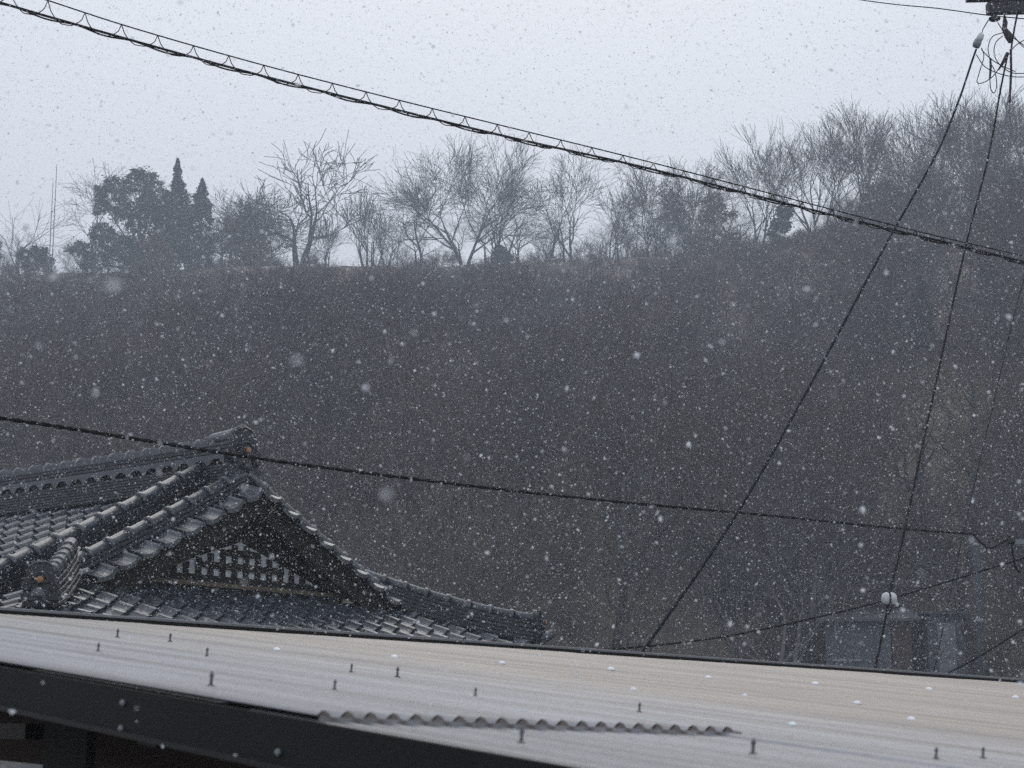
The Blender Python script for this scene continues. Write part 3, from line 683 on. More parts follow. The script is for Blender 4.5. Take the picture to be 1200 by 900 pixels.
# front slope: columns along X, rows down towards -Y
def arc_rows(u0, u1):
    """eave up to the top, in steps of one exposed tile along the slope"""
    out = []; u = u1
    while u > u0:
        out.append(u); sl_ = math.hypot(1, 0.54 - 0.033 * u); u -= RE / sl_
    return out
for ri, u in enumerate(arc_rows(GW + 0.02, EV)):
    y = -(u - GW)
    nc = int(2 * EV / CW)
    for c in range(nc):
        x = -EV + 0.03 + c * CW
        xm = x + CW / 2
        if abs(xm) > u - 0.04: continue
        spots.append((slope_frame(x, y, (0, 1)), ri == 0, 10 + ri))
rows_side = arc_rows(0.12, EV)
for ri, u in enumerate(rows_side):
    nc = int((LR + 2 * EO) / CW)
    for c in range(nc):
        y = LR + EO - c * CW
        ym = y - CW / 2
        ov = max(0, u - GW)
        if ym < -ov + 0.05 or ym > LR + ov: continue
        if u < GW + 0.1 and ym < 0.02: continue
        vis = 5.0 - ym + 0.001 * ri if ym < 5.2 else -1
        spots.append((slope_frame(-u, y, (1, 0)), ri == 0, vis))
        spots.append((slope_frame(u, y - CW, (-1, 0)), ri == 0, -2))
spots.sort(key=lambda q: -q[2])
for m_, ev, wgt in spots[:290]:
    link('eave_tile' if ev else 'roof_tile', TILE_EAVE if ev else TILE, deck, m_)
rest = MB(); tv = [np.array([*v.co, 1]) for v in TILE.vertices]; tf = [tuple(p_.vertices) for p_ in TILE.polygons]
for m_, ev, wgt in spots[290:]:
    A = np.array(m_); rest.add([(A @ q)[:3] for q in tv], tf)
rt = rest.build('far_roof_tiles', M['tile'], deck); tag(rt, kind='stuff')

# ridges: courses of flat tiles with a row of round caps on top
def half_round(name, length, r, collar=True, n=9):
    b = MB(); prof = [(0.0, r * 1.0), (length - 0.028, r * 0.97), (length - 0.027, r * 1.2), (length + 0.018, r * 1.2), (length + 0.019, r * 0.96)]
    if not collar: prof = [(0, r), (length, r)]
    q = []
    for (s_, rr_) in prof:
        for j in range(n):
            t = math.pi * j / (n - 1); q.append((rr_ * math.cos(t), s_, rr_ * math.sin(t)))
        q.append((-rr_, s_, -r * 0.5)); q.append((rr_, s_, -r * 0.5))
    k = n + 2
    F = [(i*k+j, i*k+(j+1) % k, (i+1)*k+(j+1) % k, (i+1)*k+j) for i in range(len(prof)-1) for j in range(k)]
    F += [tuple(range(k-1, -1, -1)), tuple((len(prof)-1)*k + j for j in range(k))]
    b.add(q, F); return b.mesh(name, M['tile'], True)
CAPS = {}
def ridge(name, pts, courses, wbot, wtop, ch, cap_r, step, gap=0.012, caps=True, z0=0.0, end_skip=0.0):
    """pts run from the top end down; returns the part that holds the courses"""
    pts = [np.array(p_, float) for p_ in pts]
    b = MB(); k = len(pts)
    def side(i):
        d = pts[min(i+1, k-1)] - pts[max(i-1, 0)]; d = np.array([d[1], -d[0], 0]); return d / np.linalg.norm(d)
    for c in range(courses):
        wd = wbot + (wtop - wbot) * c / max(1, courses - 1); zb = z0 + c * (ch + gap)
        for wd_, za, zc_ in ((wd, zb + gap, zb + gap + ch), (wd - 0.05, zb - 0.003, zb + gap)):
            q = []
            for i, p_ in enumerate(pts):
                s_ = side(i)
                for (e_, zz) in ((-1, za), (1, za), (1, zc_), (-1, zc_)): q.append(p_ + s_ * e_ * wd_ / 2 + np.array([0, 0, zz]))
            F = [(i*4+j, i*4+(j+1) % 4, (i+1)*4+(j+1) % 4, (i+1)*4+j) for i in range(k-1) for j in range(4)] + [(3, 2, 1, 0), ((k-1)*4, (k-1)*4+1, (k-1)*4+2, (k-1)*4+3)]
            b.add(q, F)
    part = b.build(name, M['tile_dark'], house)
    if caps:
        key = (round(step, 3), round(cap_r, 3))
        if key not in CAPS: CAPS[key] = half_round('cap_tile', step, cap_r)
        L = [0.0]
        for i in range(1, k): L.append(L[-1] + float(np.linalg.norm(pts[i] - pts[i-1])))
        tot = L[-1] - end_skip; nn = max(1, int(round(tot / step))); ht = z0 + courses * (ch + gap) + cap_r * 0.35
        def P(s_):
            return np.array([np.interp(s_, L, [p_[a] for p_ in pts]) for a in range(3)])
        for i in range(nn):
            a_, b_ = P(tot * i / nn), P(tot * (i + 1) / nn); d = b_ - a_; ln = np.linalg.norm(d); d /= ln
            xd = np.cross(d, (0, 0, 1)); xd /= np.linalg.norm(xd); zd = np.cross(xd, d)
            link('cap_tile', CAPS[key], part, frame(a_ + np.array([0, 0, ht]), xd, d * (ln / step), zd))
    return part

def end_tile(loc, out, wd, ht, disc_r, dip=0.0):
    """ogre-tile: a thick scalloped plate with shoulder curls, a boss and a coloured disc; out = horizontal facing direction"""
    out = np.array([*out, 0.0]); out /= np.linalg.norm(out); sd = np.array([-out[1], out[0], 0]); 
    b = MB(); loc = np.array(loc, float)
    prof = []
    for (x, z) in ((0.62, -0.28), (0.66, -0.08), (0.50, 0.02), (0.58, 0.16), (0.52, 0.30), (0.40, 0.36), (0.42, 0.52), (0.34, 0.66), (0.2, 0.76), (0.0, 0.80)):
        prof.append((x * wd, z * ht))
    full = prof + [(-x, z) for x, z in prof[-2::-1]]
    def plate(pr_, y0, y1):
        n = len(pr_); q = [loc + sd * x + out * y0 + np.array([0, 0, z]) for x, z in pr_] + [loc + sd * x + out * y1 + np.array([0, 0, z]) for x, z in pr_]
        b.add(q, [tuple(range(n-1, -1, -1)), tuple(range(n, 2*n))] + [(i, (i+1) % n, n+(i+1) % n, n+i) for i in range(n)])
    plate(full, -0.02, 0.07)
    # raised hood over the plate
    hood = [loc + sd * (x * 1.05) + out * 0.05 + np.array([0, 0, z * 1.05 + 0.01 * ht]) for x, z in full[2:-2]]
    b.tube(hood, 0.028 * wd / 0.36, 6)
    inner = [loc + sd * (math.cos(t) * wd * 0.24) + out * 0.085 + np.array([0, 0, ht * 0.30 + math.sin(t) * wd * 0.24]) for t in np.linspace(-0.5, 3.64, 12)]
    b.tube(inner, 0.026 * wd / 0.36, 6)
    for e_ in (-1, 1):
        c = loc + sd * e_ * wd * 0.44 + out * 0.07 + np.array([0, 0, ht * 0.06])
        curl = [c + (sd * e_ * math.cos(t) + np.array([0, 0, 1]) * math.sin(t)) * wd * 0.15 * (1 - 0.10 * t) for t in np.linspace(0, 5.5, 12)]
        b.tube(curl, 0.026 * wd / 0.36, 6)
        b.lathe([(0.05 * wd / 0.36, 0), (0.03 * wd / 0.36, 0.03)], c, out, 8)
    b.lathe([(wd * 0.17, 0.0), (wd * 0.17, 0.035), (wd * 0.13, 0.05)], loc + out * 0.065 + np.array([0, 0, ht * 0.30]), out, 14)
    b.lathe([(wd * 0.16, 0.0), (wd * 0.13, 0.05), (wd * 0.05, 0.07)], loc + out * 0.065 + np.array([0, 0, -ht * 0.10]), out, 10)
    part = b.build('ridge_end_tile', M['tile_dark'], house)
    d = MB(); d.lathe([(disc_r, 0), (disc_r, 0.012), (disc_r * 0.7, 0.02)], loc + out * 0.116 + np.array([0, 0, ht * 0.30]), out, 14); d.build('disc', M['orange'], part, True)
    return part

# main ridge
def rz_(y): return 0.02 * (abs(y - LR / 2) / (LR / 2)) ** 2 - 0.02
yy_ = np.linspace(0.10, LR, 12)
base = [(0, y, S(0) + rz_(y) + 0.0) for y in yy_]
ridge('ridge_courses', base, 7, 0.40, 0.28, 0.023, 0.1, 0.27, 0.009, caps=False)
zt_ = 7 * 0.032
ridge('ridge_top_courses', base, 2, 0.27, 0.25, 0.030, 0.082, 0.262, 0.012, z0=zt_ + 0.105)
core = MB(); core.box((-0.10, 0.12, S(0) + zt_ - 0.06), (0.10, LR, S(0) + zt_ + 0.09)); core.build('ridge_core', M['recess'], house)
ar = MB(); PW = 0.24
for i in range(int((LR - 0.2) / PW)):
    y0 = 0.14 + i * PW; zb = S(0) + zt_ + rz_(y0) + 0.004; zt2 = zb + 0.105
    for sg in (-1, 1):
        out_ = [(0, zt2), (PW, zt2), (PW, zb), (PW * 0.92, zb)] + [(PW * (0.5 + 0.38 * math.cos(t)), zb + 0.06 * math.sin(t)) for t in np.linspace(0.15, 2.99, 7)] + [(PW * 0.08, zb), (0, zb)]
        n = len(out_)
        q = [(sg * 0.135, y0 + a_, b_) for a_, b_ in out_] + [(sg * 0.10, y0 + a_, b_) for a_, b_ in out_]
        F = [tuple(range(n)), tuple(range(2*n-1, n-1, -1))] + [(i_, (i_+1) % n, n+(i_+1) % n, n+i_) for i_ in range(n)]
        ar.add(q, F)
ar.build('ridge_arcade', M['tile'], house)
end_tile((0, 0.06, ZR - 0.32), (0, -1), 0.34, 0.42, 0.032)
b = MB(); b.tube([(0, 0.45, ZR - 0.06), (0, 0.15, ZR - 0.045), (0, 0.0, ZR - 0.02)], [0.085, 0.09, 0.10], 12); b.build('ridge_nose', M['tile'], house, True)
# descending ridges on the slopes, a little in from the verge
for sg in (-1, 1):
    q = [(sg * u, 0.48, S(u) + 0.02) for u in np.linspace(0.16, GW + 0.50, 10)]
    ridge('descending_ridge', q, 6, 0.30, 0.20, 0.026, 0.070, 0.262, 0.012)
    end_tile((sg * (GW + 0.55), 0.48, S(GW + 0.53) + 0.15), (sg, 0), 0.25, 0.27, 0.028)
    q = [(sg * u, 0.0, S(u) + 0.03) for u in np.linspace(0.02, GW + 0.02, 10)]
    ridge('verge_ridge', q, 2, 0.26, 0.18, 0.026, 0.065, 0.262, 0.012)
    # hips
    q = []
    for t in np.linspace(-0.16, 0.93, 10):
        x, y = sg * (GW + EO * t), -EO * t; q.append((x, y, surf(x, y) + 0.02))
    ridge('hip_ridge', q, 5, 0.30, 0.18, 0.028, 0.068, 0.25, 0.014)
    end_tile((sg * (GW + EO * 0.94), -EO * 0.94, surf(EV * 0.97, -EO * 0.97) + 0.16), (sg, -1), 0.24, 0.27, 0.028)
    # upturned corner tile
    b = MB(); a_ = np.array([sg * (EV - 0.12), -(EO - 0.12), surf(EV - 0.1, -(EO - 0.1)) + 0.03]); dd = np.array([sg * 0.707, -0.707, 0])
    b.tube([a_, a_ + dd * 0.15 + (0, 0, 0.02), a_ + dd * 0.28 + (0, 0, 0.08)], [0.07, 0.065, 0.05], 8); b.build('corner_tile', M['tile'], house, True)
# gable overhang: deck, verge tiles one by one, bargeboards
VT = MB()
UU = [0, 0.15, 0.35, 0.55, 0.72, 0.80, 0.88, 0.95, 1.0]
def vp(u): return -0.020 * math.sin(math.pi * u / 0.74) if u < 0.74 else 0.03 * math.sin(math.pi * (u - 0.74) / 0.26)
LV = 0.34
fr = [(u * 0.262, -LV, vp(u) - 0.075) for u in UU]; bk = [(u * 0.262, 0.0, vp(u) + 0.03) for u in UU]; un = [(u * 0.262, -LV + 0.002, vp(u) - 0.118) for u in UU]; ub = [(u * 0.262, 0, vp(u) - 0.02) for u in UU]
n = len(UU)
VT.add(fr + bk + un + ub, [(i, i+1, n+i+1, n+i) for i in range(n-1)] + [(2*n+i, 2*n+i+1, i+1, i) for i in range(n-1)] + [(3*n+i, 3*n+i+1, 2*n+i+1, 2*n+i) for i in range(n-1)] + [(0, n, 3*n, 2*n), (2*n-1, n-1, 3*n-1, 4*n-1)])
VTM = VT.mesh('verge_tile', M['tile'])
ovd = MB()
for sg in (-1, 1):
    q = []
    us = np.linspace(0, GW + 0.08, 10)
    for u in us:
        z = S(u)
        for (y, zz) in ((-0.26, z - 0.115), (0.30, z - 0.02), (0.30, z - 0.10), (-0.26, z - 0.16)): q.append((sg * u, y, zz))
    k = len(us)
    F = [(i*4+j, i*4+(j+1) % 4, (i+1)*4+(j+1) % 4, (i+1)*4+j) for i in range(k-1) for j in range(4)] + [((k-1)*4, (k-1)*4+1, (k-1)*4+2, (k-1)*4+3)]
    ovd.add(q, F)
verge = ovd.build('verge_deck', M['wood_dark'], house)
for sg in (-1, 1):
    nn = int((GW + 0.05) / 0.252)
    for i in range(nn):
        u0 = 0.03 + i * 0.252; u1 = u0 + 0.252
        a_ = np.array([sg * u1, 0.02, S(u1) + 0.055]); c_ = np.array([sg * u0, 0.02, S(u0) + 0.022])
        d = (c_ - a_) if sg < 0 else (a_ - c_)
        d = d / np.linalg.norm(d)
        yd = np.array([0, 1.0, 0]); zd = np.cross(d, yd); 
        o_ = a_ if sg < 0 else c_
        link('verge_tile', VTM, verge, frame(o_, d, yd, zd))
barge = MB()
for sg in (-1, 1):
    us = np.linspace(0, GW - 0.02, 10); q = []
    for u in us:
        z = S(u) - 0.145; h_ = 0.16 + 0.05 * (u / GW)
        for (y, zz) in ((-0.24, z), (-0.18, z), (-0.18, z - h_), (-0.24, z - h_)): q.append((sg * u, y, zz))
    k = len(us)
    F = [(i*4+j, i*4+(j+1) % 4, (i+1)*4+(j+1) % 4, (i+1)*4+j) for i in range(k-1) for j in range(4)] + [((k-1)*4, (k-1)*4+1, (k-1)*4+2, (k-1)*4+3)]
    bb = MB(); bb.add(q, F); bb.build('bargeboard', M['wood_dark'], house)
    us = np.linspace(0, GW - 0.25, 10); q = []
    for u in us:
        z = S(u) - 0.12
        for (y, zz) in ((-0.06, z), (0.0, z), (0.0, z - 0.24), (-0.06, z - 0.24)): q.append((sg * u, y, zz))
    bb = MB(); bb.add(q, F); bb.build('inner_bargeboard', M['wood_dark'], house)
# gable wall, pale backing and the lattice in front of it
ZB = S(GW) + 0.0
gw_ = MB(); gw_.add([(-GW + 0.05, 0.09, ZB - 0.15), (GW - 0.05, 0.09, ZB - 0.15), (0, 0.09, S(0) - 0.13), (-GW + 0.05, 0.15, ZB - 0.15), (GW - 0.05, 0.15, ZB - 0.15), (0, 0.15, S(0) - 0.13)],
                    [(0, 1, 2), (5, 4, 3), (0, 3, 4, 1), (1, 4, 5, 2), (2, 5, 3, 0)]); gw_.build('gable_wall', M['wood_dark'], house)
ZS = ZB + 0.10
def topz(x): return S(x) - 0.36 - 0.19 * max(0.0, 1 - abs(x) / 0.95)
bk_ = MB(); bk_.add([(-1.08, 0.02, ZS), (1.08, 0.02, ZS), (1.0, 0.02, topz(1.0)), (0, 0.02, topz(0)), (-1.0, 0.02, topz(1.0))], [(0, 1, 2, 3, 4)])
lat = bk_.build('gable_lattice', M['plaster'], house)
for i in range(18):
    x = -1.32 + i * 0.155
    zt_x = topz(abs(x) + 0.03)
    if zt_x < ZS + 0.03: continue
    v_ = MB(); v_.box((x - 0.034, 0.0, ZS - 0.01), (x + 0.034, 0.014, zt_x)); v_.build('vertical_bar', M['wood_dark'], lat)
for j in range(5):
    z = ZS + 0.0 + j * 0.135
    xr = 0
    while xr < 1.34 and topz(xr) > z + 0.09: xr += 0.02
    if xr < 0.1: continue
    v_ = MB(); v_.box((-xr, -0.006, z), (xr, 0.0165, z + 0.062)); v_.build('cross_bar', M['wood_dark'], lat)
b = MB(); b.box((-1.5, -0.10, ZS - 0.055), (1.5, 0.04, ZS - 0.012)); b.build('sill', M['wood_sill'], house)
b = MB(); b.box((-1.75, -0.06, ZS - 0.24), (1.75, 0.05, ZS - 0.057)); b.build('sill_beam', M['wood_dark'], house)
for (x, wd) in ((-1.93, 0.16), (-1.62, 0.17), (1.45, 0.2), (1.75, 0.17)):
    b = MB(); zz = surf(x, -0.12) + 0.05
    b.add([(x - wd/2, -0.16, zz), (x + wd/2, -0.16, zz), (x + wd * 0.4, -0.15, zz + 0.05), (x, -0.14, zz + 0.075), (x - wd * 0.4, -0.15, zz + 0.05), (x - wd/2, -0.05, zz), (x + wd/2, -0.05, zz), (x + wd * 0.4, -0.05, zz + 0.05), (x, -0.05, zz + 0.075), (x - wd * 0.4, -0.05, zz + 0.05)],
          [(0, 1, 2, 3, 4), (1, 6, 7, 2), (2, 7, 8, 3), (3, 8, 9, 4), (4, 9, 5, 0)]); b.build('mortar_plug', M['mortar'], house)
# walls below the eaves
b = MB(); b.box((-GW - 0.3, -0.3, 0), (GW + 0.3, LR + 0.3, S(EV) + 0.15)); wl = b.build('wall', M['wall'], house)
for (x0, x1, z0, z1) in ((-1.6, -0.4, 4.3, 5.6), (0.5, 1.8, 4.3, 5.6), (-1.6, -0.2, 0.9, 2.4), (0.5, 1.5, 0.1, 2.2)):
    b = MB(); b.box((x0, -0.33, z0), (x1, -0.30, z1)); wd_ = b.build('window', M['glass'], house)
    b = MB()
    for (a0, a1, c0, c1) in ((x0 - .06, x1 + .06, z0 - .06, z0), (x0 - .06, x1 + .06, z1, z1 + .06), (x0 - .06, x0, z0, z1), (x1, x1 + .06, z0, z1), ((x0 + x1) / 2 - .025, (x0 + x1) / 2 + .025, z0, z1)): b.box((a0, -0.36, c0), (a1, -0.302, c1))
    b.build('frame', M['wood_dark'], wd_)

# ------------------------------------------------------------------ corrugated terrace roof in the foreground
def cr_(P): d = P - K0; return float(d @ cV), float(d @ rV)      # across the ribs, along the ribs
def RP(c, r, h=0.0): return K0 + cV * c + rV * r + nV * h
cB, rB = cr_(on_roof(378, 852)); cE, rE = cr_(on_roof(850, 866)); r_lap = (rB + rE) / 2
cL, _ = cr_(on_roof(600, 806)); rNear = cr_(on_roof(680, 900))[1] - 1.0
cFar = cr_(on_roof(1200, 800))[0] + 2.5
PITCHW = 0.0318; SW = 20 * PITCHW
troot = empty('terrace_roof', RP(0.1, -0.25) * np.array([1, 1, 0]))
tag(troot, 'low corrugated plastic roof with bolts and dark brown edge filling the foreground', 'roof')
def sheet(c0, waves, r0, r1, h, m, name='corrugated_sheet', amp=0.006):
    b = MB(); n = waves * 8; q = []; rs = np.linspace(r0, r1, 7)
    for r_ in rs:
        for i in range(n + 1):
            q.append(RP(c0 + PITCHW * i / 8, r_, h + amp * math.sin(2 * math.pi * i / 8)))
    F = [(j*(n+1)+i, j*(n+1)+i+1, (j+1)*(n+1)+i+1, (j+1)*(n+1)+i) for j in range(6) for i in range(n)]
    b.add(q, F); return b.build(name, m, troot, True, world=True)
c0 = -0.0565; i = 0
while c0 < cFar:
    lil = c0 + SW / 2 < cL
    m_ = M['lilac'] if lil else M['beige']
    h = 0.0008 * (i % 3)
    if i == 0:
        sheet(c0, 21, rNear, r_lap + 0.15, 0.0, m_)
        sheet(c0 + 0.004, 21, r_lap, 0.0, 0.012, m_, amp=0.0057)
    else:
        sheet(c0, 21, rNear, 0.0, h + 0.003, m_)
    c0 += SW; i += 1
print('sheets', i, 'cL', cL, 'cFar', cFar, 'len', rNear, 'lap', r_lap, cB, cE)
q, q2, q3 = [], [], []; nw = 21                             # closure under the lapped sheet's end: brown foam in the crests, sheet edge below
for i in range(nw * 8 + 1):
    cc = -0.0525 + PITCHW * i / 8; sn = 0.006 * math.sin(2 * math.pi * i / 8)
    q.append(RP(cc, r_lap - 0.004, 0.012 + max(0.95 * sn, -0.001) - 0.0004)); q2.append(RP(cc, r_lap - 0.004, 0.0105)); q3.append(RP(cc, r_lap - 0.004, 0.001))
n_ = nw * 8 + 1
cl_ = MB(); cl_.add(q2 + q, [(i, i + 1, n_ + i + 1, n_ + i) for i in range(n_ - 1)]); cl_.build('wave_closure', M['cavity'], troot, world=True)
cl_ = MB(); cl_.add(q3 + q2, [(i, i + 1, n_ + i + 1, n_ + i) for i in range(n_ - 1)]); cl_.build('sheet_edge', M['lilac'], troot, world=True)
# trim along the far end, board along the verge
b = MB(); b.bar(RP(-0.05, 0.02, 0.030), RP(cFar, 0.02, 0.030), 0.035, 0.05, nV); b.build('end_trim', M['trim'], troot, world=True)
b = MB(); b.bar(RP(-0.05, -0.012, 0.022), RP(cFar, -0.012, 0.022), 0.03, 0.03, nV); b.build('end_seal', M['fascia'], troot, world=True)
b = MB(); b.bar(RP(-0.046, 0.06, 0.005), RP(-0.046, rNear, 0.005), 0.030, 0.060, nV); fas = b.build('verge_board', M['fascia'], troot, world=True)
b = MB(); b.bar(RP(-0.064, 0.06, -0.049), RP(-0.064, rNear, -0.049), 0.010, 0.007, nV); b.build('verge_lip', M['post'], troot, world=True)
for (px, py) in ((145, 824), (143, 854), (327, 882)):
    q_ = ray(px, py); sgn = cV; P0 = RP(-0.0615, 0); t = (sgn @ (P0 - CAMP)) / (sgn @ q_); P = CAMP + q_ * t
    s_ = MB(); s_.lathe([(0.0045, 0), (0.0045, 0.003), (0.002, 0.005)], P, -cV, 10); s_.build('screw', M['steel'], troot, True, world=True)
# purlins and posts
for r_ in (-0.15, rNear * 0.33, rNear * 0.66):
    b = MB(); b.bar(RP(0.0, r_, -0.012), RP(cFar, r_, -0.012), 0.05, 0.06, nV); b.build('purlin', M['post'], troot, world=True)
pw = at(76, 880, 3.6)
b = MB(); b.box((pw[0] - 0.04, pw[1], 0), (pw[0] + 0.04, pw[1] + 0.08, RP(*cr_(np.array([pw[0], pw[1], 6])))[2] - 0.075)); b.build('post', M['post'], troot, world=True)
pr_ = RP(cFar - 0.3, -0.3)
b = MB(); b.box((pr_[0] - 0.04, pr_[1] - 0.04, 0), (pr_[0] + 0.04, pr_[1] + 0.04, pr_[2] - 0.075)); b.build('post', M['post'], troot, world=True)
b = MB(); b.bar(at(-60, 826, 4.6), at(420, 866, 4.0), 0.04, 0.115); b.build('cross_beam', M['beam'], troot, world=True)
b = MB(); a_ = at(-30, 848, 4.3); c_ = at(45, 848, 3.75); b.bar(a_ + (0, 0, -0.0), c_, 0.05, 0.03); b.build('brace', M['post'], troot, world=True)
# bolts
BOLT = MB(); BOLT.lathe([(0.006, 0), (0.006, 0.002), (0.0025, 0.0025), (0.0022, 0.013), (0.0035, 0.0135), (0.0035, 0.017), (0.0018, 0.018), (0.0018, 0.021)], n=8); BOLTM = BOLT.mesh('hook_bolt', M['bolt'])
CAPB = MB(); CAPB.lathe([(0.010, 0), (0.0105, 0.0025), (0.008, 0.0065), (0.004, 0.0085), (0.001, 0.009)], n=12); CAPM = CAPB.mesh('bolt_cap', M['snow'], True)
def place(name, me, px, py, sc_=1.0):
    P = on_roof(px, py)
    c_, r_ = cr_(P); c_ = (round(c_ / PITCHW - 0.25) + 0.25) * PITCHW
    P = RP(c_, r_, 0.019 if (c_ < 0.60 and r_ > r_lap) else 0.009) - np.array(troot.location)
    k = (0.68 if name == 'hook_bolt' else 0.62) * sc_ * max(1.0, np.linalg.norm(on_roof(px, py) - CAMP) / 3.2)
    link(name, me, troot, frame(P, cV * k, rV * k, nV * k))
for (px, py, s_) in ((134, 751, 1), (192, 756, 1), (108, 776, 1), (239, 781, 1), (408, 793, 1), (462, 799, 1.2), (256, 822, 1.3), (397, 825, 1), (555, 831, 0.9), (742, 841, 1), (615, 881, 1.1), (870, 893, 1.2), (1088, 898, 1), (1151, 897, 1)):
    place('hook_bolt', BOLTM, px, py, s_)
for (px, py, s_) in ((323, 767, 1), (458, 775, 1), (587, 782, .9), (711, 789, 1), (830, 799, .9), (951, 806, 1), (740, 814, .9), (1087, 812, .9), (1190, 822, .9), (1003, 830, 1), (1063, 850, 1.1), (920, 857, 1), (875, 821, .7)):
    place('bolt_cap', CAPM, px, py, s_)

# low tin roof beyond the terrace, seen under the verge board
tin = empty('tin_roof_shelter', (-3.0, 9.0, 0))
b = MB(); n = 60; q = []
for (y, z) in ((-0.4, 5.90), (3.0, 5.972)):
    for i in range(n + 1): q.append((-2.4 + 3.4 * i / n, y, z + 0.012 * math.sin(i * math.pi / 2)))
b.add(q, [(i, i + 1, n + 2 + i, n + 1 + i) for i in range(n)]); b.build('tin_sheet', M['tin'], tin)
b = MB(); b.box((-2.3, 0.1, 5.70), (0.9, 0.2, 5.88)); b.build('front_beam', M['post'], tin)
for (x, y) in ((-2.2, 0.15), (0.8, 0.15), (-2.2, 2.8), (0.8, 2.8)):
    b = MB(); b.box((x - 0.05, y - 0.05, 0), (x + 0.05, y + 0.05, 5.72 if y < 1 else 5.98)); b.build('leg', M['post'], tin)
tag(tin, 'ribbed grey tin roof seen under the dark roof edge at lower left', 'shelter')

# ------------------------------------------------------------------ utility pole at the right edge, cables and wires
PD = 20.0
pb = at(1232, 60, PD)
up = empty('utility_pole', (pb[0], pb[1], 0))
ptop = at(1232, -40, PD)[2]
b = MB(); b.tube([(0, 0, 0), (0, 0, ptop * 0.5), (0, 0, ptop)], [0.17, 0.14, 0.11], 14); b.build('shaft', M['concrete'], up, True)
def wbar(name, A, Bq, wd, ht, m, par): 
    x = MB(); x.bar(A, Bq, wd, ht); return x.build(name, m, par, world=True)
def sag_pts(P, n=14):
    """smooth curve through the given points"""
    P = [np.array(p_, float) for p_ in P]; out = []
    Q = [2 * P[0] - P[1]] + P + [2 * P[-1] - P[-2]]
    for i in range(1, len(Q) - 2):
        for k in range(n):
            t = k / n
            out.append(0.5 * ((2 * Q[i]) + (-Q[i-1] + Q[i+1]) * t + (2*Q[i-1] - 5*Q[i] + 4*Q[i+1] - Q[i+2]) * t*t + (-Q[i-1] + 3*Q[i] - 3*Q[i+1] + Q[i+2]) * t**3))
    out.append(P[-1]); return out
def px3(L): return [at(x, y, d) for (x, y, d) in L]
wbar('crossarm', at(1156, 4.5, PD - 0.2), at(1330, 1, PD - 0.2), 0.10, 0.115, M['arm'], up)
wbar('crossarm', at(1132, -10, PD + 0.25), at(1330, -14, PD + 0.25), 0.10, 0.115, M['arm'], up)
wbar('arm_link', at(1170, 2, PD), at(1182, 0, PD + 0.3), 0.06, 0.03, M['arm'], up)
b = MB(); b.lathe([(0.05, 0), (0.065, 0.012), (0.065, 0.03), (0.03, 0.045), (0.03, 0.06)], at(1165.5, 24, PD - 0.2), n=14); b.build('clamp_plate', M['arm'], up, True, world=True)
b = MB(); b.tube(px3([(1158, 24, PD - .2), (1152, 34, PD - .25), (1149, 44, PD - .25)]), 0.006, 6); b.build('link_rod', M['wire'], up, world=True)
b = MB(); b.lathe([(0.012, -0.05), (0.034, -0.04), (0.038, 0), (0.034, 0.04), (0.012, 0.05)], at(1148.5, 44, PD - .25), at(1151, 38, PD) - at(1146, 51, PD), 12); b.build('insulator', M['ceramic'], up, True, world=True)
b = MB(); b.lathe([(0.012, -0.05), (0.040, -0.04), (0.045, 0), (0.04, 0.04), (0.012, 0.05)], at(1145, 51, PD - .25), at(1151, 38, PD) - at(1146, 51, PD), 12); b.build('insulator', M['steel'], up, True, world=True)
b = MB(); b.tube(px3([(1177, 18, PD - .15), (1178, 26, PD - .15), (1177, 34, PD - .15), (1182, 42, PD - .15), (1184, 50, PD - .15)]), [0.01, 0.028, 0.03, 0.045, 0.022], 8); b.build('strain_clamp', M['arm'], up, True, world=True)
b = MB(); b.lathe([(0.022, -0.016), (0.026, 0), (0.022, 0.016)], at(1177.5, 28, PD - .15), n=10); b.build('insulator', M['ceramic'], up, True, world=True)
b = MB(); b.tube(px3([(1192, 17, PD - .1), (1189, 32, PD - .1), (1186, 50, PD - .1), (1184.5, 62, PD - .1)]), 0.011, 6); b.build('tie_rod', M['arm'], up, world=True)
b = MB(); b.tube(px3([(1181, 62, PD - .1), (1175, 74, PD - .1), (1170, 82, PD - .1)]), [0.022, 0.018, 0.008], 6); b.build('cable_grip', M['arm'], up, world=True)
b = MB(); b.tube(px3([(1160.5, 68, PD - .1), (1161, 78, PD - .1), (1160, 92, PD - .1)]), [0.012, 0.015, 0.012], 6); b.build('connector', M['arm'], up, world=True)
b = MB(); b.tube(px3([(1184.5, 58, PD - .1), (1185, 85, PD - .1), (1183, 120, PD - .1)]), 0.015, 6); b.build('hanging_strap', M['arm'], up, world=True)
jump = [[(1150, 56, 0), (1153, 66, 0), (1148, 84, 0), (1145, 96, 0), (1152, 97, 0), (1165, 88, 0), (1175, 72, 0)],
        [(1176, 38, 0), (1163, 43, 0), (1158, 56, 0), (1160, 70, 0)],
        [(1175, 42, 0), (1167, 50, 0), (1165, 62, 0), (1170, 74, 0), (1185, 85, 0), (1202, 86, 0)],
        [(1160, 90, 0), (1161, 104, 0), (1165, 109, 0), (1168, 100, 0), (1166, 84, 0), (1161, 74, 0)],
        [(1144, 64, 0), (1154, 78, 0), (1170, 86, 0), (1188, 90, 0), (1206, 90, 0)],
        [(1150, 58, 0), (1160, 68, 0), (1172, 76, 0), (1190, 84, 0)],
        [(1188, 42, 0), (1196, 52, 0), (1206, 60, 0)], [(1184, 60, 0), (1192, 52, 0), (1202, 46, 0)], [(1169, 26, 0), (1176, 36, 0), (1190, 46, 0), (1204, 56, 0)]]
for jw in jump:
    b = MB(); b.tube(sag_pts(px3([(x, y, PD - .12 + 0.03 * rng.random()) for x, y, d in jw]), 6), 0.0055, 5); b.build('jumper_wire', M['wire_blue'], up, world=True)
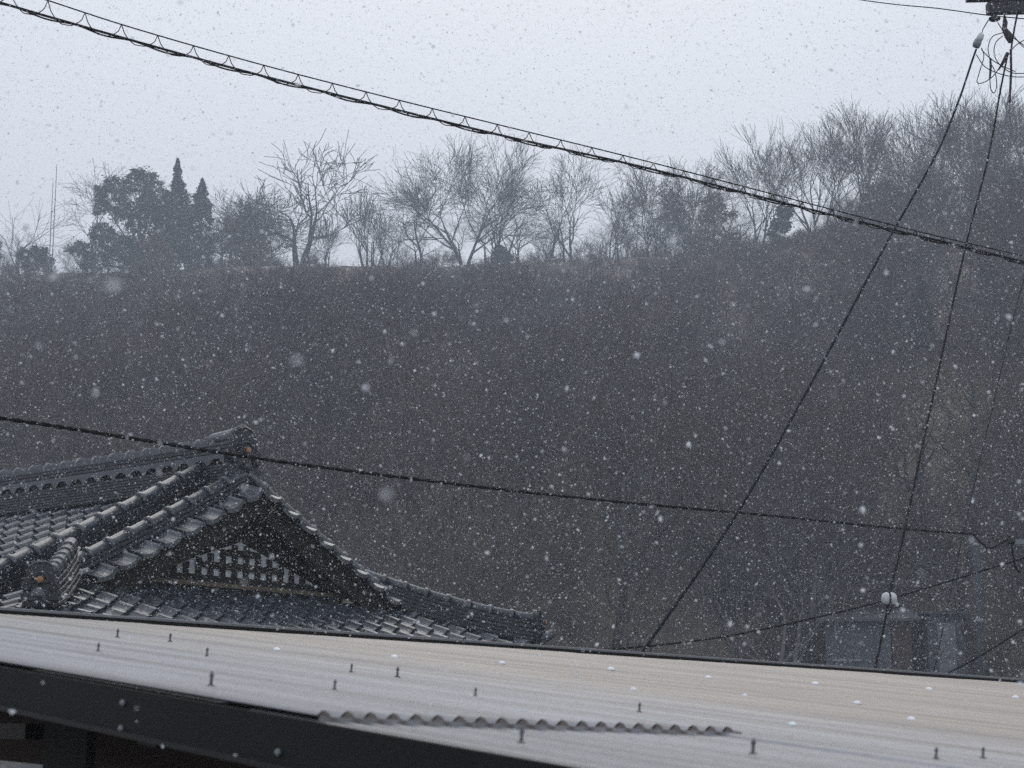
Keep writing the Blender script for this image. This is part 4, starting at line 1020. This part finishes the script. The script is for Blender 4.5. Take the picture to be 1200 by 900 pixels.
wbar('service_bracket', at(1188, 632, PD - .15), at(1240, 634, PD - .1), 0.05, 0.05, M['steel'], up)
b = MB(); b.lathe([(0.02, -0.04), (0.045, -0.03), (0.03, 0), (0.045, 0.03), (0.02, 0.04)], at(1185, 633, PD - .15), (1, 0, 0.1), 10); b.build('spool_insulator', M['arm'], up, True, world=True)
b = MB(); b.tube(sag_pts(px3([(1186, 636, PD - .15), (1187, 650, PD - .15), (1190, 664, PD - .15), (1196, 671, PD - .15), (1206, 670, PD - .15)]), 5), 0.012, 6); b.build('service_lead', M['wire'], up, world=True)
tag(up, 'utility pole top with dark crossarms, insulators and looping jumper wires at upper right', 'utility pole')

def wire(name, L, rad, label, m='wire', taper=None, cat='cable', n=14, parts=None):
    P = sag_pts(px3(L), n); base = np.array(P[0])
    b = MB(); b.tube([q_ - base for q_ in P], rad, 7)
    o = b.build(name, M[m], None, True); o.location = base
    tag(o, label, cat); return o
# suspended cable bundle with its messenger wire and spiral hanger
cabL = [(-220, -62, 15.2), (0, 3, 16.0), (150, 46, 16.5), (300, 87, 17.0), (450, 125, 17.5), (600, 161.5, 18.0), (750, 195, 18.5), (900, 233, 19.0), (1000, 258, 19.3), (1100, 282, 19.7), (1200, 307, 20.0), (1236, 315, 20.1)]
mesL = [(-220, -78, 15.2), (0, -17, 16.0), (150, 31, 16.5), (300, 74, 17.0), (450, 113, 17.5), (600, 150, 18.0), (750, 187, 18.5), (900, 226, 19.0), (1000, 252, 19.3), (1100, 277, 19.7), (1200, 300, 20.0), (1236, 308, 20.1)]
root = empty('cable_bundle', at(-220, -62, 15.2))
tag(root, 'long black cable bundle hung in spiral loops across the sky', 'cable')
CP = sag_pts(px3(cabL), 24); MP = sag_pts(px3(mesL), 24)
b = MB(); b.tube(CP, 0.012, 7); b.build('main_cable', M['wire'], root, True, world=True)
b = MB(); wob = [q_ + np.array([0, 0.012 * math.cos(i * 0.55), -0.016 + 0.012 * math.sin(i * 0.55)]) for i, q_ in enumerate(CP)]; b.tube(wob, 0.008, 6); b.build('second_cable', M['wire'], root, True, world=True)
b = MB(); b.tube(MP, 0.0065, 6); b.build('messenger_wire', M['wire'], root, True, world=True)
def along(P, k):
    L = np.concatenate([[0], np.cumsum([np.linalg.norm(P[i+1] - P[i]) for i in range(len(P) - 1)])]); s_ = np.array(k) * L[-1]
    A = np.array(P); return np.stack([np.interp(s_, L, A[:, a]) for a in range(3)], 1)
NL = 38
for i in range(NL):
    t0_, t1_ = i / NL, (i + 1) / NL
    ks = np.linspace(t0_, t1_, 15); a_ = along(MP, ks); c_ = along(CP, ks); q = []
    for j, t in enumerate(np.linspace(0, 1, 15)):
        w_ = math.sin(math.pi * t) ** 0.55                       # drops from the messenger, runs under the bundle, climbs back
        w_ = min(1.0, w_ * 1.05)
        q.append(a_[j] * (1 - w_) + (c_[j] + np.array([0, 0, -0.030])) * w_ + np.array([0, 0.02 * math.sin(2 * math.pi * t), 0]))
    b = MB(); b.tube(q, 0.0048, 5); b.build('hanger_loop', M['wire'], root, world=True)
# twisted service cable in front of the house
L = [(-260, 458, 9.0), (0, 490, 10.2), (150, 513, 11.0), (300, 537, 11.8), (450, 557, 12.7), (600, 575, 13.7), (750, 590.5, 15.0), (900, 604, 16.5), (1050, 619, 18.2), (1140, 626, 19.3)]
root = empty('twisted_cable', px3(L)[0])
tag(root, 'twisted black service cable sloping past the tiled roof ridge', 'cable')
P = sag_pts(px3(L), 60)
for ph in (0, math.pi):
    b = MB(); b.tube([q_ + np.array([0, math.cos(i * 0.5 + ph), math.sin(i * 0.5 + ph)]) * 0.005 for i, q_ in enumerate(P)], 0.0076, 5); b.build('strand', M['wire'], root, world=True)
b = MB(); b.tube(sag_pts(px3([(1140, 626, 19.3), (1150, 636, 19.5), (1160, 642.5, 19.7), (1170, 638, 19.8), (1180, 633, 19.85)]), 6), 0.011, 6); b.build('drip_loop', M['wire'], root, True, world=True)
b = MB(); b.tube(px3([(1140, 626, 19.3), (1184, 629, 19.85)]), 0.0045, 5); b.build('dead_end_wire', M['wire'], root, world=True)
wire('descending_cable', [(1144, 58, 19.8), (1139, 72, 19.6), (1122, 122, 19.0), (1095, 185, 18.3), (1040, 283, 17.2), (960, 432, 15.6), (862, 604, 13.8), (752, 765, 12.4), (690, 850, 11.6)], 0.0115, 'blue-black cable curving down left from the pole insulators', 'wire_blue')
wire('descending_cable', [(1181, 64, 19.9), (1172, 108, 19.6), (1158, 185, 19.1), (1130, 296, 18.4), (1086, 500, 17.1), (1056, 640, 16.2), (1043, 695, 15.9), (1038, 724, 15.7), (1025, 787, 15.3), (1008, 880, 14.8)], 0.0105, 'black cable falling steeply from the pole to the white ball')
wire('slack_wire', [(1330, 615, 20.5), (1200, 654, 20.0), (1042, 702, 18.6), (950, 725, 17.8), (860, 744, 17.0), (780, 755, 16.3), (700, 762, 15.6)], 0.0088, 'thin slack wire rising right just behind the white ball')
wire('slack_wire', [(1300, 680, 19.0), (1200, 737, 18.0), (1150, 768, 17.5), (1100, 794, 17.0), (1060, 812, 16.6)], 0.0085, 'short thin wire crossing the lowest right corner above the roof')
wire('overhead_wire', [(840, -30, 23.0), (1010, 0, 22.0), (1100, 10, 21.0), (1155, 17.5, 20.3), (1200, 22, 19.9), (1260, 28, 19.6)], 0.0065, 'single thin wire across the top right sky to the crossarm')
wire('overhead_wire', [(1230, 240, 34), (1195, 345, 34), (1165, 470, 34), (1130, 620, 34), (1098, 770, 34), (1085, 830, 34)], 0.010, 'faint thin far wire falling down the right part of the hillside')
c = at(1042, 701.5, 15.75)
ball = empty('wire_ball', c)
tag(ball, 'white split ball insulator clipped on the steep cable', 'insulator')
for sg in (-1, 1):
    b = MB(); prof = [(0.001, -0.052), (0.028, -0.045), (0.043, -0.028), (0.050, 0.0), (0.043, 0.028), (0.028, 0.045), (0.001, 0.052)]
    b.lathe([(r_ * 0.92, h_) for r_, h_ in prof], (sg * 0.021, 0, 0), (0, 0, 1), 16)
    b.build('half_shell', M['ceramic'], ball, True)
b = MB(); b.tube([(0.002 + 0.001 * math.cos(t_), -0.049 * math.cos(t_), 0.049 * math.sin(t_)) for t_ in np.linspace(-2.2, 2.2, 14)], 0.006, 5); b.build('seam_clip', M['wire'], ball)
b = MB(); b.tube([(-0.03, 0, -0.05), (-0.02, 0, -0.09), (-0.012, 0, -0.13)], 0.005, 5); b.build('clip', M['wire'], ball)
b = MB(); b.tube([(0.03, 0, -0.05), (0.01, 0, -0.09), (-0.01, 0, -0.13)], 0.005, 5); b.build('clip', M['wire'], ball)

# ------------------------------------------------------------------ falling snow
def snow(n):
    y = 0.35 + (21 - 0.35) * nrs.random_sample(n * 3) ** (1 / 2.2)
    hw = 1.2 + 0.30 * y; zlo = CAM_Z - 0.10 - 0.03 * y; zhi = CAM_Z + 0.6 + 0.42 * y
    x = (nrs.random_sample(n * 3) * 2 - 1) * hw; z = zlo + (zhi - zlo) * nrs.random_sample(n * 3)
    P = np.stack([x, y, z], 1)
    d = P - K0; c_, r_, h_ = d @ cV, d @ rV, d @ nV
    ok = ~((h_ < 0.06) & (r_ < 0.1) & (c_ > -0.1))
    return P[ok][:n]
NS = 430000
P = snow(NS); n = len(P)
P = P[np.argsort(P[:, 1])]
s_ = np.clip(np.exp(nrs.normal(math.log(0.0016), 0.40, n)), 0.0009, 0.0040)
s_ = np.where(P[:, 1] < 1.2, np.minimum(s_, 0.0022), s_)
Rm = nrs.normal(size=(n, 3, 3)); Rm[:, 0] /= np.linalg.norm(Rm[:, 0], axis=1, keepdims=True)
Rm[:, 1] -= Rm[:, 0] * np.sum(Rm[:, 1] * Rm[:, 0], 1, keepdims=True); Rm[:, 1] /= np.linalg.norm(Rm[:, 1], axis=1, keepdims=True)
Rm[:, 2] = np.cross(Rm[:, 0], Rm[:, 1])
OCT = (np.array([(1, 0, 0), (-1, 0, 0), (0, 1, 0), (0, -1, 0), (0, 0, 0.55), (0, 0, -0.55)]), np.array([(0, 2, 4), (2, 1, 4), (1, 3, 4), (3, 0, 4), (2, 0, 5), (1, 2, 5), (3, 1, 5), (0, 3, 5)]))
TET = (np.array([(1, 0, -0.4), (-0.5, 0.87, -0.4), (-0.5, -0.87, -0.4), (0, 0, 0.8)]) * 1.15, np.array([(0, 2, 1), (0, 1, 3), (1, 2, 3), (2, 0, 3)]))
Vs, Ts, off = [], [], 0
near = int(np.searchsorted(P[:, 1], 5.0))
for (i0, i1, (sv, sf)) in ((0, near, OCT), (near, n, TET)):
    k = i1 - i0; jit = 1 + 0.35 * nrs.normal(size=(k, len(sv), 1))
    Vs.append((P[i0:i1, None, :] + s_[i0:i1, None, None] * jit * (sv @ Rm[i0:i1])).reshape(-1, 3))
    Ts.append((off + np.arange(k)[:, None, None] * len(sv) + sf[None]).reshape(-1, 3)); off += k * len(sv)
V = np.concatenate(Vs); T = np.concatenate(Ts)
fl = link('falling_snow', fast_mesh('falling_snow', V.reshape(-1, 3), T, M['flake']))
tag(fl, 'white snowflakes falling through the whole view', 'snow', kind='stuff')

# ------------------------------------------------------------------ haze
hz = MB(); hz.box((-280, -80, -1.5), (280, 420, 110))
hm = bpy.data.materials.new('haze_air'); hm.use_nodes = True; t = hm.node_tree; t.nodes.clear()
pv = t.nodes.new('ShaderNodeVolumePrincipled'); pv.inputs['Color'].default_value = (0.79, 0.865, 1.0, 1); pv.inputs['Density'].default_value = 0.0023
mo = t.nodes.new('ShaderNodeOutputMaterial'); t.links.new(pv.outputs[0], mo.inputs['Volume'])
tag(hz.build('haze', hm), 'pale snowy air over the whole scene', 'haze', kind='stuff')
